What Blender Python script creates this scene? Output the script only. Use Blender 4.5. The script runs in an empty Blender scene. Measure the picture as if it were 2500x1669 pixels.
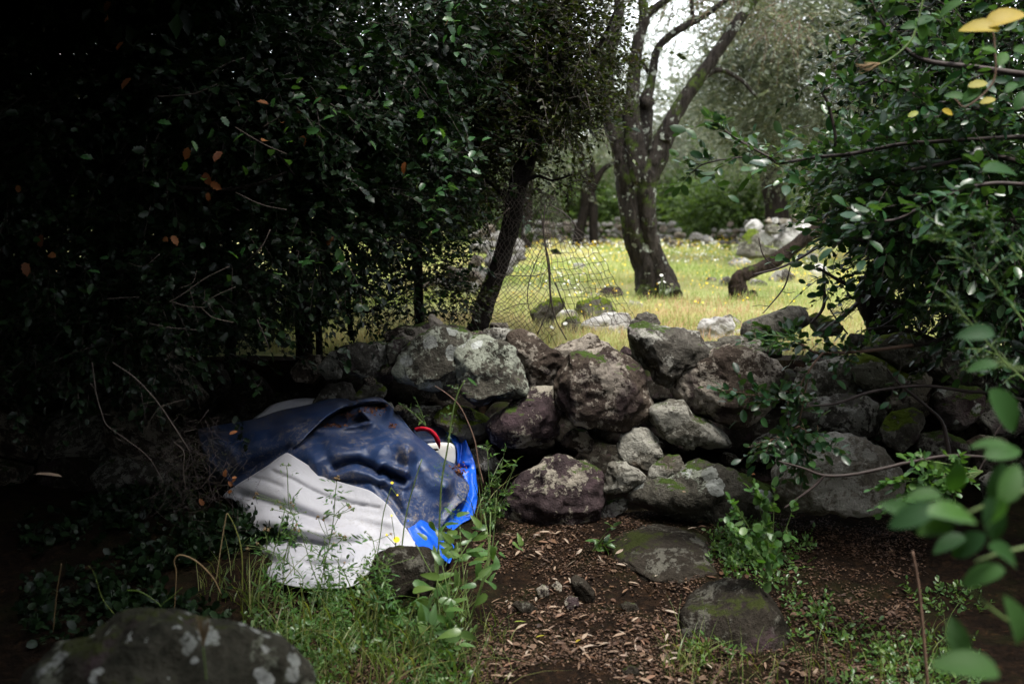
import bpy, math, random
import numpy as np
from mathutils import Vector, Matrix, noise as mnoise
from mathutils.geometry import delaunay_2d_cdt

# ------------------------------------------------------------------ camera, sky, sun, exposure
sc = bpy.context.scene
CAM_H, FPX, HOR = 1.46, 2431.0, 500.0          # eye height (m); focal length and horizon line in photo pixels
PITCH = math.atan((834.5 - HOR) / FPX)
cam = bpy.data.objects.new('camera', bpy.data.cameras.new('camera'))
sc.collection.objects.link(cam); sc.camera = cam
cam.location = (0, 0, CAM_H); cam.rotation_euler = (math.pi/2 - PITCH, 0, 0)
cam.data.lens = 35; cam.data.sensor_width = 36; cam.data.clip_end = 1500; cam.data.clip_start = 0.05
cam.data.dof.use_dof = True; cam.data.dof.focus_distance = 4.3; cam.data.dof.aperture_fstop = 2.4
SUN_EL, SUN_AZ = 70, 150                       # degrees; azimuth clockwise from +Y (behind and to the right of the viewer)
w = bpy.data.worlds.new('World'); sc.world = w; w.use_nodes = True
nt = w.node_tree; bg = nt.nodes['Background']
sky = nt.nodes.new('ShaderNodeTexSky'); sky.sky_type = 'NISHITA'; sky.sun_disc = False
sky.sun_elevation = math.radians(SUN_EL); sky.sun_rotation = math.radians(SUN_AZ)
sky.air_density = 1.0; sky.dust_density = 1.0; sky.ozone_density = 1.0
hs = nt.nodes.new('ShaderNodeHueSaturation'); hs.inputs['Saturation'].default_value = 0.22; hs.inputs['Value'].default_value = 1.0
nt.links.new(sky.outputs[0], hs.inputs['Color']); nt.links.new(hs.outputs[0], bg.inputs[0])
bg.inputs[1].default_value = 0.15
sl = bpy.data.lights.new('sun', 'SUN'); sl.energy = 1.5; sl.angle = math.radians(14); sl.color = (1.0, 0.955, 0.88)
so = bpy.data.objects.new('sun', sl); sc.collection.objects.link(so)
_e, _a = math.radians(SUN_EL), math.radians(SUN_AZ)
SUN_DIR = Vector((math.sin(_a)*math.cos(_e), math.cos(_a)*math.cos(_e), math.sin(_e)))
so.rotation_euler = SUN_DIR.to_track_quat('Z', 'Y').to_euler()
sc.view_settings.view_transform = 'Standard'; sc.view_settings.look = 'None'
sc.view_settings.exposure = 2.22; sc.view_settings.gamma = 1.0; sc.view_settings.use_curve_mapping = False
cy = sc.cycles
cy.max_bounces = 5; cy.diffuse_bounces = 3; cy.glossy_bounces = 2; cy.transmission_bounces = 3; cy.transparent_max_bounces = 4
cy.use_denoising = True
try:
    cy.denoiser = 'OPENIMAGEDENOISE'; cy.denoising_prefilter = 'ACCURATE'
except Exception: pass
cy.caustics_reflective = False; cy.caustics_refractive = False; cy.sample_clamp_indirect = 4.0

# ------------------------------------------------------------------ helpers
C = sc.collection
RG = np.random.default_rng(7)
cp, sp_ = math.cos(PITCH), math.sin(PITCH)
def P(px, py, Y):
    x = (px - 1250) / FPX; y = (834.5 - py) / FPX
    dx, dy, dz = x, cp + sp_*y, -sp_ + cp*y
    t = Y / dy
    return np.array((dx*t, Y, CAM_H + dz*t))
def ground_Y(py, level):
    """distance at which photo row py meets the level ground"""
    y = (834.5 - py) / FPX
    return (level - CAM_H) / (-sp_ + cp*y) * (cp + sp_*y)
def pxm(r, Y): return r * Y / FPX * 1.0
CROP = dict(A=(820,760,600/2349), B=(1350,740,600/2349), C=(1200,1020,700/2349), D=(1800,760,700/2195), E=(1100,500,600/2349),
            F=(1650,480,600/2349), G=(450,950,800/2349), H=(1600,1069,900/2349), I=(800,1069,900/2349), J=(0,1069,900/2349),
            K=(800,500,900/2349), L=(1600,500,900/2349), M=(800,0,900/2349), N=(1600,0,900/2349), O=(0,0,2500/2349), Q=(0,0,1),
            R=(0,0,900/2349), S=(0,500,900/2349))
def cv(c, pts):
    x0, y0, s = CROP[c]
    return [(x0 + p[0]*s, y0 + p[1]*s) + tuple(p[2:]) for p in pts]

def mesh_np(name, V, T, rnd=None):
    V = np.asarray(V, np.float32); T = np.asarray(T, np.int32)
    me = bpy.data.meshes.new(name)
    me.vertices.add(len(V)); me.vertices.foreach_set('co', V.ravel())
    me.loops.add(T.size); me.loops.foreach_set('vertex_index', T.ravel())
    me.polygons.add(len(T)); me.polygons.foreach_set('loop_start', np.arange(0, T.size, T.shape[1], dtype=np.int32))
    me.update(calc_edges=True)
    if rnd is not None:
        a = me.attributes.new('rnd', 'FLOAT', 'FACE'); a.data.foreach_set('value', np.asarray(rnd, np.float32))
    return me
class MB:
    """collects triangles, with one random number per face"""
    def __init__(s): s.V, s.T, s.R, s.n = [], [], [], 0
    def add(s, V, T, r=0.0):
        V = np.asarray(V, float); T = np.asarray(T, int)
        s.V.append(V); s.T.append(T + s.n); s.n += len(V)
        s.R.append(np.full(len(T), r) if np.isscalar(r) else np.asarray(r))
    def tris(s): return sum(len(t) for t in s.T)
    def build(s, name, mat, parent=None, origin=None):
        V = np.concatenate(s.V); T = np.concatenate(s.T); R = np.concatenate(s.R)
        if origin is None: origin = (0, 0, 0) if parent is None else parent.location
        V = V - np.array(origin)[None]
        return link(name, mesh_np(name, V, T, R), mat, parent, (0, 0, 0) if parent is not None else origin)
def link(name, me, mat=None, parent=None, loc=(0, 0, 0)):
    if mat is not None and not me.materials: me.materials.append(mat)
    o = bpy.data.objects.new(name, me); C.objects.link(o)
    if parent is not None: o.parent = parent
    o.location = loc
    return o
def tag(o, label=None, cat=None, group=None, kind=None):
    if label: o['label'] = label
    if cat: o['category'] = cat
    if group: o['group'] = group
    if kind: o['kind'] = kind
    return o
def empty(name, loc, label, cat, group=None):
    o = bpy.data.objects.new(name, None); C.objects.link(o); o.location = tuple(loc); o.empty_display_size = .1
    return tag(o, label, cat, group)

def spline(pts, n=6):
    """Catmull-Rom through rows of pts (any columns)"""
    p = np.asarray(pts, float)
    if len(p) < 3: 
        t = np.linspace(0, 1, n+1)[:, None]; return p[0]*(1-t) + p[-1]*t
    q = np.vstack([2*p[0]-p[1], p, 2*p[-1]-p[-2]]); out = []
    t = np.linspace(0, 1, n, endpoint=False)[:, None]
    for i in range(1, len(q)-2):
        a, b, c, d = q[i-1], q[i], q[i+1], q[i+2]
        out.append(.5*((2*b) + (-a+c)*t + (2*a-5*b+4*c-d)*t**2 + (-a+3*b-3*c+d)*t**3))
    out.append(p[-1:]); return np.vstack(out)
def tube(pts, rad, sides=6, rough=0.0, seed=0, flute=0.0, cap=True):
    p = np.asarray(pts, float); n = len(p); rad = np.broadcast_to(np.asarray(rad, float), (n,)).copy()
    tg = np.gradient(p, axis=0); tg /= np.linalg.norm(tg, axis=1)[:, None] + 1e-9
    up = np.array((0.3, 1, .15)); u = np.cross(tg, up); u /= np.linalg.norm(u, axis=1)[:, None] + 1e-9
    v = np.cross(tg, u); th = np.linspace(0, 2*np.pi, sides, endpoint=False)
    R = np.ones((n, sides)) * rad[:, None]
    if rough or flute:
        r = np.random.default_rng(seed); ph = r.uniform(0, 6.28, 6); s = np.arange(n)[:, None] / max(n, 1)
        f = flute*(np.sin(3*th[None]+ph[0]+5*s) * .6 + np.sin(5*th[None]+ph[1]-7*s)*.4)
        z = np.zeros((n, sides))
        if rough:
            for i in range(n):
                for j in range(sides):
                    d = u[i]*math.cos(th[j]) + v[i]*math.sin(th[j])
                    q = p[i]/max(rad[i], .01)*.45 + d*1.1
                    z[i, j] = mnoise.noise(Vector((q[0]+seed, q[1], q[2]*.5))) + .5*mnoise.noise(Vector((q[0]*3+seed, q[1]*3, q[2]*1.2)))
        R = R*(1 + f + rough*z)
    V = p[:, None, :] + R[..., None]*(np.cos(th)[None, :, None]*u[:, None, :] + np.sin(th)[None, :, None]*v[:, None, :])
    V = V.reshape(-1, 3); i, j = np.meshgrid(np.arange(n-1), np.arange(sides), indexing='ij'); j2 = (j+1) % sides
    a, b, c, d = i*sides+j, i*sides+j2, (i+1)*sides+j2, (i+1)*sides+j
    T = np.concatenate([np.stack([a, b, c], -1).reshape(-1, 3), np.stack([a, c, d], -1).reshape(-1, 3)])
    if cap:
        V = np.vstack([V, p[:1], p[-1:]]); e = len(V)-1; k = np.arange(sides); k2 = (k+1) % sides
        T = np.concatenate([T, np.stack([k2, k, np.full(sides, e-1)], -1), np.stack([(n-1)*sides+k, (n-1)*sides+k2, np.full(sides, e)], -1)])
    return V, T
def pathpx(pts, Y, crop='Q', n=6):
    """pixel polyline (x, y, radius px[, dY]) to world points and radii"""
    q = cv(crop, pts); s = 1.0 if crop == 'Q' else 1.0
    W = []
    for e in q:
        yy = Y + (e[3] if len(e) > 3 else 0)
        W.append(list(P(e[0], e[1], yy)) + [pxm(e[2], yy)])
    W = spline(W, n); return W[:, :3], np.maximum(W[:, 3], .0006)

# leaf templates: x along the leaf, y across, z up; triangles
def leaf_tpl(w, prof, fold=.25, droop=.15, zig=0):
    xs = [a for a, b in prof]; ws = [b*w for a, b in prof]
    mid = [(x, 0, -droop*x*x) for x in xs]; V = [(0, 0, 0)]; V += mid[0:]
    n = len(xs); lft = [(x - .0, y, fold*y - droop*x*x) for x, y in zip(xs, ws)]; rgt = [(x, -y, fold*y - droop*x*x) for x, y in zip(xs, ws)]
    V += lft + rgt + [(1, 0, -droop)]; tip = len(V)-1
    m, l, r = 1, 1+n, 1+2*n; T = [(0, m, l), (0, r, m)]
    for i in range(n-1): T += [(m+i, m+i+1, l+i+1), (m+i, l+i+1, l+i), (m+i, r+i, r+i+1), (m+i, r+i+1, m+i+1)]
    T += [(m+n-1, tip, l+n-1), (m+n-1, r+n-1, tip)]
    return np.array(V, float), np.array(T, int)
OVAL = leaf_tpl(.27, [(.18, .7), (.5, 1), (.82, .72)])
CURL = leaf_tpl(.27, [(.1, .55), (.28, .9), (.5, 1), (.72, .85), (.9, .45)], fold=.42, droop=.38)
ROUND = leaf_tpl(.38, [(.15, .7), (.45, 1), (.8, .8)], fold=.18)
SPINY_LOW = leaf_tpl(.32, [(.2, .8), (.34, 1.1), (.5, .7), (.68, 1.0)], fold=.3, droop=.22)
SPINY = leaf_tpl(.30, [(.14, .62), (.24, 1.0), (.34, .72), (.48, 1.12), (.6, .74), (.72, .95), (.84, .45)], fold=.3, droop=.22)
LANCE = leaf_tpl(.11, [(.25, .85), (.6, 1)], fold=.3, droop=.12)
BROAD = leaf_tpl(.20, [(.08, .75), (.25, 1.05), (.33, .95), (.5, .92), (.58, .8), (.78, .5), (.85, .4)], fold=.22, droop=.3)
TINY = (np.array([(0, 0, 0), (.45, .28, .07), (1, 0, -.08), (.45, -.28, .07)], float), np.array([(0, 2, 1), (0, 3, 2)]))
TINYN = (np.array([(0, 0, 0), (.45, .13, .03), (1, 0, -.08), (.45, -.13, .03)], float), np.array([(0, 2, 1), (0, 3, 2)]))
def unit(v): return v / (np.linalg.norm(v, axis=-1, keepdims=True) + 1e-9)
def frames(X, Z):
    X = unit(X); Y = unit(np.cross(Z, X)); Z = np.cross(X, Y); return np.stack([X, Y, Z], axis=-1)   # columns
def add_leaves(mb, tpl, pos, F, size, rnd=None, rng=RG):
    V, T = tpl; N = len(pos)
    if N == 0: return
    W = np.einsum('nij,kj->nki', F, V) * np.asarray(size).reshape(-1, 1, 1) + pos[:, None, :]
    TT = T[None] + (np.arange(N)*len(V))[:, None, None]
    r = rng.random(N) if rnd is None else rnd
    mb.add(W.reshape(-1, 3), TT.reshape(-1, 3), np.repeat(r, len(T)))
def twig_leaves(base, dirn, L, k, llen, rng, flat=.6, spread=.9, jit=.25):
    """k leaves along each twig; returns pos, frames, size"""
    N = len(base); t = (np.arange(k)+.6)/k; t = t[None] + rng.uniform(-.08, .08, (N, k))
    dirn = unit(dirn); side = unit(np.cross(dirn, np.array((0, 0, 1.0)) + rng.normal(0, .3, (N, 3))))
    sgn = np.where(np.arange(k) % 2 == 0, 1, -1)[None, :, None]
    droop = np.array((0, 0, -.25))
    pos = base[:, None] + dirn[:, None]*(t*L[:, None])[..., None] + droop*(t**2*L[:, None])[..., None]
    X = dirn[:, None]*.75 + side[:, None]*sgn*spread + rng.normal(0, jit, (N, k, 3)); X[:, -1] = dirn + rng.normal(0, .2, (N, 3))
    Z = np.array((0, 0, 1.0))*flat + rng.normal(0, .45, (N, k, 3)) - dirn[:, None]*.1
    F = frames(X.reshape(-1, 3), Z.reshape(-1, 3))
    return pos.reshape(-1, 3), F, (llen*rng.uniform(.4, 1.25, N*k))
def add_twigs(mb, base, dirn, L, r, rng=RG):
    """thin three-sided twigs matching twig_leaves"""
    N = len(base); dirn = unit(dirn); t = np.array((0, .5, 1.0))
    c = base[:, None] + dirn[:, None]*(t[None]*L[:, None])[..., None] + np.array((0, 0, -.25))*(t[None]**2*L[:, None])[..., None]
    u = unit(np.cross(dirn, (.2, .3, 1.))); v = np.cross(dirn, u); th = np.array((0, 2.09, 4.19))
    rr = r*np.array((1, .7, .35))
    V = c[:, :, None] + rr[None, :, None, None]*(np.cos(th)[None, None, :, None]*u[:, None, None] + np.sin(th)[None, None, :, None]*v[:, None, None])
    T = []
    for i in range(2):
        for j in range(3):
            a, b = i*3+j, i*3+(j+1) % 3; T += [(a, b, b+3), (a, b+3, a+3)]
    T = np.array(T)[None] + (np.arange(N)*9)[:, None, None]
    mb.add(V.reshape(-1, 3), T.reshape(-1, 3))

# ------------------------------------------------------------------ materials
def nmat(name):
    m = bpy.data.materials.new(name); m.use_nodes = True; t = m.node_tree; t.nodes.clear()
    o = t.nodes.new('ShaderNodeOutputMaterial'); return m, t, o
class NB:
    def __init__(s, t): s.t = t
    def n(s, k, **kw):
        x = s.t.nodes.new(k)
        for a, b in kw.items(): setattr(x, a, b)
        return x
    def l(s, a, b): s.t.links.new(a, b)
    def val(s, x, i, v): 
        if hasattr(v, 'links') or isinstance(v, bpy.types.NodeSocket): s.l(v, x.inputs[i])
        else: x.inputs[i].default_value = v
    def math(s, op, a, b=0.0, clamp=False):
        x = s.n('ShaderNodeMath', operation=op, use_clamp=clamp); s.val(x, 0, a); s.val(x, 1, b); return x.outputs[0]
    def noise(s, vec, scale, det=4, rough=.6, dist=0.0):
        x = s.n('ShaderNodeTexNoise'); s.l(vec, x.inputs['Vector']); x.inputs['Scale'].default_value = scale
        x.inputs['Detail'].default_value = det; x.inputs['Roughness'].default_value = rough; x.inputs['Distortion'].default_value = dist
        return x.outputs['Fac']
    def ramp(s, f, stops, mode='LINEAR'):
        x = s.n('ShaderNodeValToRGB'); s.l(f, x.inputs[0]); e = x.color_ramp.elements; x.color_ramp.interpolation = mode
        while len(e) < len(stops): e.new(.5)
        for a, (p, c) in zip(e, stops): a.position = p; a.color = (*c, 1) if hasattr(c, '__len__') else (c, c, c, 1)
        return x.outputs[0]
    def mix(s, f, a, b, typ='MIX'):
        x = s.n('ShaderNodeMix', data_type='RGBA', blend_type=typ)
        for i, v in ((0, f), (6, a), (7, b)):
            if isinstance(v, bpy.types.NodeSocket): s.l(v, x.inputs[i])
            else: x.inputs[i].default_value = v if i == 0 else (*v, 1)
        return x.outputs[2]
    def coords(s, offset=True):
        tc = s.n('ShaderNodeTexCoord'); v = tc.outputs['Object']
        if offset:
            oi = s.n('ShaderNodeObjectInfo'); a = s.n('ShaderNodeVectorMath', operation='ADD'); m = s.math('MULTIPLY', oi.outputs['Random'], 37.0)
            cx = s.n('ShaderNodeCombineXYZ'); s.l(m, cx.inputs[0]); s.l(m, cx.inputs[1]); s.l(m, cx.inputs[2])
            s.l(v, a.inputs[0]); s.l(cx.outputs[0], a.inputs[1]); v = a.outputs[0]
        return v
    def pbsdf(s, out, col, rough=.8, bump=None, bstr=.5, bdist=.02, spec=.3, **kw):
        b = s.n('ShaderNodeBsdfPrincipled'); 
        for nm, v in (('Base Color', col), ('Roughness', rough)):
            if isinstance(v, bpy.types.NodeSocket): s.l(v, b.inputs[nm])
            else: b.inputs[nm].default_value = (*v, 1) if hasattr(v, '__len__') else v
        b.inputs['Specular IOR Level'].default_value = spec
        if bump is not None:
            k = s.n('ShaderNodeBump'); k.inputs['Strength'].default_value = bstr; k.inputs['Distance'].default_value = bdist
            s.l(bump, k.inputs['Height']); s.l(k.outputs[0], b.inputs['Normal'])
        for a, v in kw.items(): b.inputs[a.replace('_', ' ')].default_value = v
        s.l(b.outputs[0], out.inputs[0]); return b

def rock_mat(name, dark, light, lichen=.5, moss=.3, lichcol=(.42, .42, .38), spots=False, stain=(.06, .04, .045), mosscol=(.035, .055, .012)):
    m, t, o = nmat(name); b = NB(t); v = b.coords()
    n1 = b.noise(v, 7, 6, .65); n2 = b.noise(v, 2.6, 5, .6, .6); n3 = b.noise(v, 45, 4, .7); n4 = b.noise(v, 4.5, 7, .7, .3)
    n5 = b.noise(v, 170, 3, .7)
    col = b.ramp(n1, [(.3, dark), (.62, light)])
    col = b.mix(b.ramp(n3, [(.3, .55), (.62, 0)]), col, tuple(c*.35 for c in dark))
    # crusty pale patches with ragged edges
    s = b.math('ADD', b.math('MULTIPLY', n3, .35), n4); th = .90 - .26*lichen
    pm = b.ramp(b.math('SUBTRACT', s, th-.25), [(.19, 0), (.23, 1)])
    col = b.mix(b.math('MULTIPLY', pm, .85), col, b.mix(n5, tuple(c*.45 for c in lichcol), tuple(c*1.25 for c in lichcol)))
    col = b.mix(b.ramp(n2, [(.56, 0), (.64, .85)]), col, stain)
    if spots:
        vo = b.n('ShaderNodeTexVoronoi', feature='F1'); 
        wv = b.n('ShaderNodeVectorMath', operation='ADD'); nn = b.n('ShaderNodeTexNoise'); nn.inputs['Scale'].default_value = 22; nn.inputs['Detail'].default_value = 4
        sc_ = b.n('ShaderNodeVectorMath', operation='SCALE'); sc_.inputs['Scale'].default_value = .06
        b.l(v, nn.inputs['Vector']); b.l(nn.outputs['Color'], sc_.inputs[0]); b.l(v, wv.inputs[0]); b.l(sc_.outputs[0], wv.inputs[1])
        b.l(wv.outputs[0], vo.inputs['Vector']); vo.inputs['Scale'].default_value = 9.5 if spots is True else spots
        sep = b.n('ShaderNodeSeparateColor'); b.l(vo.outputs['Color'], sep.inputs[0])
        rad = b.math('SUBTRACT', b.math('MULTIPLY', sep.outputs[0], .60), .08)
        d = b.math('SUBTRACT', rad, vo.outputs['Distance']); sm = b.ramp(b.math('ADD', d, .5), [(.5, 0), (.53, 1)])
        lc = b.mix(sep.outputs[1], (.20, .21, .19), (.42, .44, .42)); lc = b.mix(b.ramp(n3, [(.3, .6), (.6, 0)]), lc, (.2, .2, .18))
        col = b.mix(sm, col, lc)
    g = b.n('ShaderNodeNewGeometry'); sx = b.n('ShaderNodeSeparateXYZ'); b.l(g.outputs['Normal'], sx.inputs[0])
    ms = b.math('ADD', b.math('ADD', b.math('MULTIPLY', sx.outputs[2], .38), n2), b.math('MULTIPLY', b.math('SUBTRACT', b.math('ADD', n1, n3), 1.0), .55))
    mm = b.ramp(ms, [(.98-.42*moss, 0), (1.06-.42*moss, 1)])
    mc = b.mix(n5, tuple(c*.4 for c in mosscol), tuple(c*1.9 for c in mosscol))
    col = b.mix(mm, col, mc)
    h = b.math('ADD', b.math('MULTIPLY', n1, .9), b.math('ADD', b.math('MULTIPLY', n3, .45), b.math('ADD', b.math('MULTIPLY', n5, .22), b.math('MULTIPLY', pm, .06))))
    b.pbsdf(o, col, .88, h, 1.0, .035, .06)
    return m
def leaf_mat(name, stops, rough=.35, trans=.35, spec=.5, tcol=None, own=1.0):
    """stops: colours picked per leaf"""
    m, t, o = nmat(name); b = NB(t)
    at = b.n('ShaderNodeAttribute', attribute_name='rnd'); oi = b.n('ShaderNodeObjectInfo')
    f = b.math('FRACT', b.math('ADD', at.outputs['Fac'], b.math('MULTIPLY', oi.outputs['Random'], own)))
    n = len(stops); col = b.ramp(f, [(i/max(n-1, 1)*.98, c) for i, c in enumerate(stops)])
    tc = b.n('ShaderNodeTexCoord'); nz = b.noise(tc.outputs['Object'], 60, 2, .5)
    col = b.mix(b.ramp(nz, [(.35, .35), (.6, 0)]), col, tuple(c*.5 for c in stops[0]))
    g = b.n('ShaderNodeNewGeometry')
    col = b.mix(b.math('MULTIPLY', g.outputs['Backfacing'], .35), col, (.06, .085, .045) if spec > .3 else stops[0])
    p = b.n('ShaderNodeBsdfPrincipled'); b.l(col, p.inputs['Base Color']); p.inputs['Roughness'].default_value = rough; p.inputs['Specular IOR Level'].default_value = spec
    tr = b.n('ShaderNodeBsdfTranslucent'); tcx = b.mix(1.0, col, tcol or (1.5, 1.7, .5), 'MULTIPLY'); b.l(tcx, tr.inputs[0])
    mx = b.n('ShaderNodeMixShader'); mx.inputs[0].default_value = trans
    b.l(p.outputs[0], mx.inputs[1]); b.l(tr.outputs[0], mx.inputs[2]); b.l(mx.outputs[0], o.inputs[0])
    return m
def bark_mat(name, dark, light, moss=.3, lichen=.2, sc_=1.0, mossc=(.05, .075, .015)):
    m, t, o = nmat(name); b = NB(t); v = b.coords()
    mp = b.n('ShaderNodeMapping'); mp.inputs['Scale'].default_value = (1, 1, .22); b.l(v, mp.inputs['Vector'])
    a = b.noise(mp.outputs[0], 22*sc_, 6, .7, .8); c = b.noise(v, 5*sc_, 5, .7); d = b.noise(v, 70*sc_, 3, .7); e = b.noise(v, 11*sc_, 5, .7)
    col = b.ramp(a, [(.3, dark), (.65, light)])
    col = b.mix(b.ramp(c, [(.66-.3*moss, 0), (.74-.3*moss, .9)]), col, b.mix(d, tuple(x*.4 for x in mossc), tuple(x*1.6 for x in mossc)))
    col = b.mix(b.ramp(e, [(.70-.2*lichen, 0), (.74-.2*lichen, .8)]), col, (.33, .36, .30))
    h = b.math('ADD', a, b.math('MULTIPLY', d, .3)); b.pbsdf(o, col, .9, h, 1.0, .05, .06); return m
def plain_mat(name, col, rough=.7, spec=.3, var=.3, scale=20, **kw):
    m, t, o = nmat(name); b = NB(t); v = b.coords(); n = b.noise(v, scale, 5, .65)
    c = b.ramp(n, [(.3, tuple(x*(1-var) for x in col)), (.7, tuple(min(1, x*(1+var)) for x in col))])
    b.pbsdf(o, c, rough, n, .4, .01, spec, **kw); return m
M = {}
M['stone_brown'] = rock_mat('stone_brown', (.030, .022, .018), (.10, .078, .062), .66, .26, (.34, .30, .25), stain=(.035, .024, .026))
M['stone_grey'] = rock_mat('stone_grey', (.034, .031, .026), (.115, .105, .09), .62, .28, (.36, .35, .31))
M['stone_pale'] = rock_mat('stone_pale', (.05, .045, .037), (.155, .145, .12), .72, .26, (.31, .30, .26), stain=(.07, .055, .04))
M['stone_warm'] = rock_mat('stone_warm', (.14, .12, .095), (.30, .27, .22), .7, .12, (.42, .40, .35), stain=(.09, .07, .05))
M['stone_lichen'] = rock_mat('stone_lichen', (.03, .028, .022), (.10, .092, .075), .62, .38, (.30, .32, .26), spots=True)
M['stone_purple'] = rock_mat('stone_purple', (.024, .018, .019), (.07, .05, .052), .58, .28, (.33, .30, .24))
M['stone_mossy'] = rock_mat('stone_mossy', (.06, .055, .045), (.18, .17, .14), .5, .82, (.32, .31, .26), mosscol=(.07, .095, .012))
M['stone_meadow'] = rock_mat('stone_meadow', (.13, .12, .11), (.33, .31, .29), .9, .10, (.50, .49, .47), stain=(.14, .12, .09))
M['stone_far'] = rock_mat('stone_far', (.07, .065, .058), (.20, .185, .17), .8, .15, (.33, .32, .30), stain=(.08, .07, .05))
M['stone_front'] = rock_mat('stone_front', (.022, .022, .016), (.07, .066, .05), .45, .30, (.17, .18, .14), spots=19, mosscol=(.03, .035, .012))
M['stone_dark'] = rock_mat('stone_dark', (.014, .012, .009), (.045, .038, .030), .44, .30, (.12, .115, .095), mosscol=(.028, .034, .01))
M['stone_streaked'] = bark_mat('stone_streaked', (.05, .047, .04), (.22, .205, .17), 0, .2)
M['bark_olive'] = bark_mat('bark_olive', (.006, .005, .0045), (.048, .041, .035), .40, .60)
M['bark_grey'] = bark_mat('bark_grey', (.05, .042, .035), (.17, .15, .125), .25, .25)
M['bark_dark'] = bark_mat('bark_dark', (.006, .005, .0045), (.022, .018, .015), .1, .05)  # bark colour lowered to stand in for shade from the crowns
M['bark_brown'] = bark_mat('bark_brown', (.006, .005, .0045), (.045, .033, .026), .25, .1)
M['twig_dark'] = plain_mat('twig_dark', (.035, .025, .022), .6)
M['twig_pale'] = plain_mat('twig_pale', (.10, .082, .07), .8, .1)
M['twig_brown'] = plain_mat('twig_brown', (.13, .08, .055), .7)
M['stem_green'] = plain_mat('stem_green', (.10, .15, .045), .5)
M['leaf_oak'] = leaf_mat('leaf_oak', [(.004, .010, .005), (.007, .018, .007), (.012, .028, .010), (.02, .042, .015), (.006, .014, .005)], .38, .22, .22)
M['leaf_lit'] = leaf_mat('leaf_lit', [(.022, .065, .022), (.04, .11, .03), (.03, .08, .03), (.065, .15, .03)], .35, .35, .4)  # oak leaf green lightened to imitate lit leaves
M['leaf_fine'] = leaf_mat('leaf_fine', [(.008, .012, .005), (.016, .022, .007), (.032, .042, .011), (.012, .016, .006), (.028, .02, .009), (.06, .085, .014)], .45, .4, .25)
M['leaf_shrub'] = leaf_mat('leaf_shrub', [(.014, .045, .018), (.025, .075, .025), (.02, .058, .028), (.05, .12, .03), (.014, .04, .02)], .33, .32, .5)
M['leaf_sprout'] = leaf_mat('leaf_sprout', [(.05, .12, .03), (.08, .18, .04), (.06, .14, .05), (.11, .2, .04)], .35, .4, .4)
M['leaf_yellow'] = leaf_mat('leaf_yellow', [(.26, .28, .03), (.38, .26, .03), (.17, .26, .04)], .6, .4, .4)
M['leaf_olive'] = leaf_mat('leaf_olive', [(.055, .07, .045), (.15, .175, .13), (.07, .09, .05), (.33, .35, .30), (.15, .13, .08)], .45, .28, .3, (1.2, 1.3, .7))
M['leaf_far'] = leaf_mat('leaf_far', [(.035, .06, .022), (.06, .10, .032), (.10, .14, .045), (.05, .08, .035)], .5, .45, .3)
M['leaf_dry'] = leaf_mat('leaf_dry', [(.20, .075, .025), (.28, .12, .045), (.13, .05, .025)], .6, .3, .2, (1.2, .9, .6))
M['litter'] = leaf_mat('litter', [(.025, .013, .008), (.05, .026, .014), (.09, .048, .027), (.15, .095, .06), (.035, .018, .011), (.075, .035, .017)], .6, .1, .3, (1, .8, .6))
M['litter_pale'] = leaf_mat('litter_pale', [(.22, .15, .10), (.30, .23, .17), (.14, .08, .045), (.19, .10, .065), (.34, .29, .23), (.11, .06, .04)], .55, .1, .3, (1, .8, .6))
M['leaf_near'] = leaf_mat('leaf_near', [(.02, .05, .018), (.035, .09, .025), (.06, .13, .03), (.025, .065, .025)], .55, .3, .12)
M['grass_meadow'] = leaf_mat('grass_meadow', [(.17, .24, .06), (.24, .31, .09), (.35, .40, .13), (.44, .46, .18), (.53, .50, .26), (.56, .45, .27), (.52, .36, .20)], .55, .35, .2, (1.2, 1.25, .85), 0)
M['dry_grass'] = leaf_mat('dry_grass', [(.45, .27, .16), (.38, .22, .12), (.50, .36, .22), (.34, .28, .12)], .6, .3, .2, (1.1, 1, .8))
M['grass'] = leaf_mat('grass', [(.09, .15, .03), (.13, .20, .04), (.18, .23, .05), (.27, .25, .09), (.07, .12, .035)], .4, .4, .35)
M['weed'] = leaf_mat('weed', [(.06, .13, .04), (.08, .17, .045), (.12, .19, .045), (.07, .14, .055)], .35, .38, .45)
M['straw'] = leaf_mat('straw', [(.30, .22, .12), (.22, .14, .07), (.36, .28, .16)], .6, .2, .2, (1, .9, .6))
M['moss'] = leaf_mat('moss', [(.08, .11, .012), (.12, .14, .015), (.05, .07, .012)], .8, .2, .1)
M['petal_yellow'] = plain_mat('petal_yellow', (.80, .55, .03), .5, .2, .15)
M['petal_white'] = plain_mat('petal_white', (.75, .75, .68), .5, .2, .1)
M['petal_orange'] = plain_mat('petal_orange', (.75, .26, .04), .5, .2, .15)
M['wire'] = plain_mat('wire', (.035, .026, .02), .6, .4)
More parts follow.
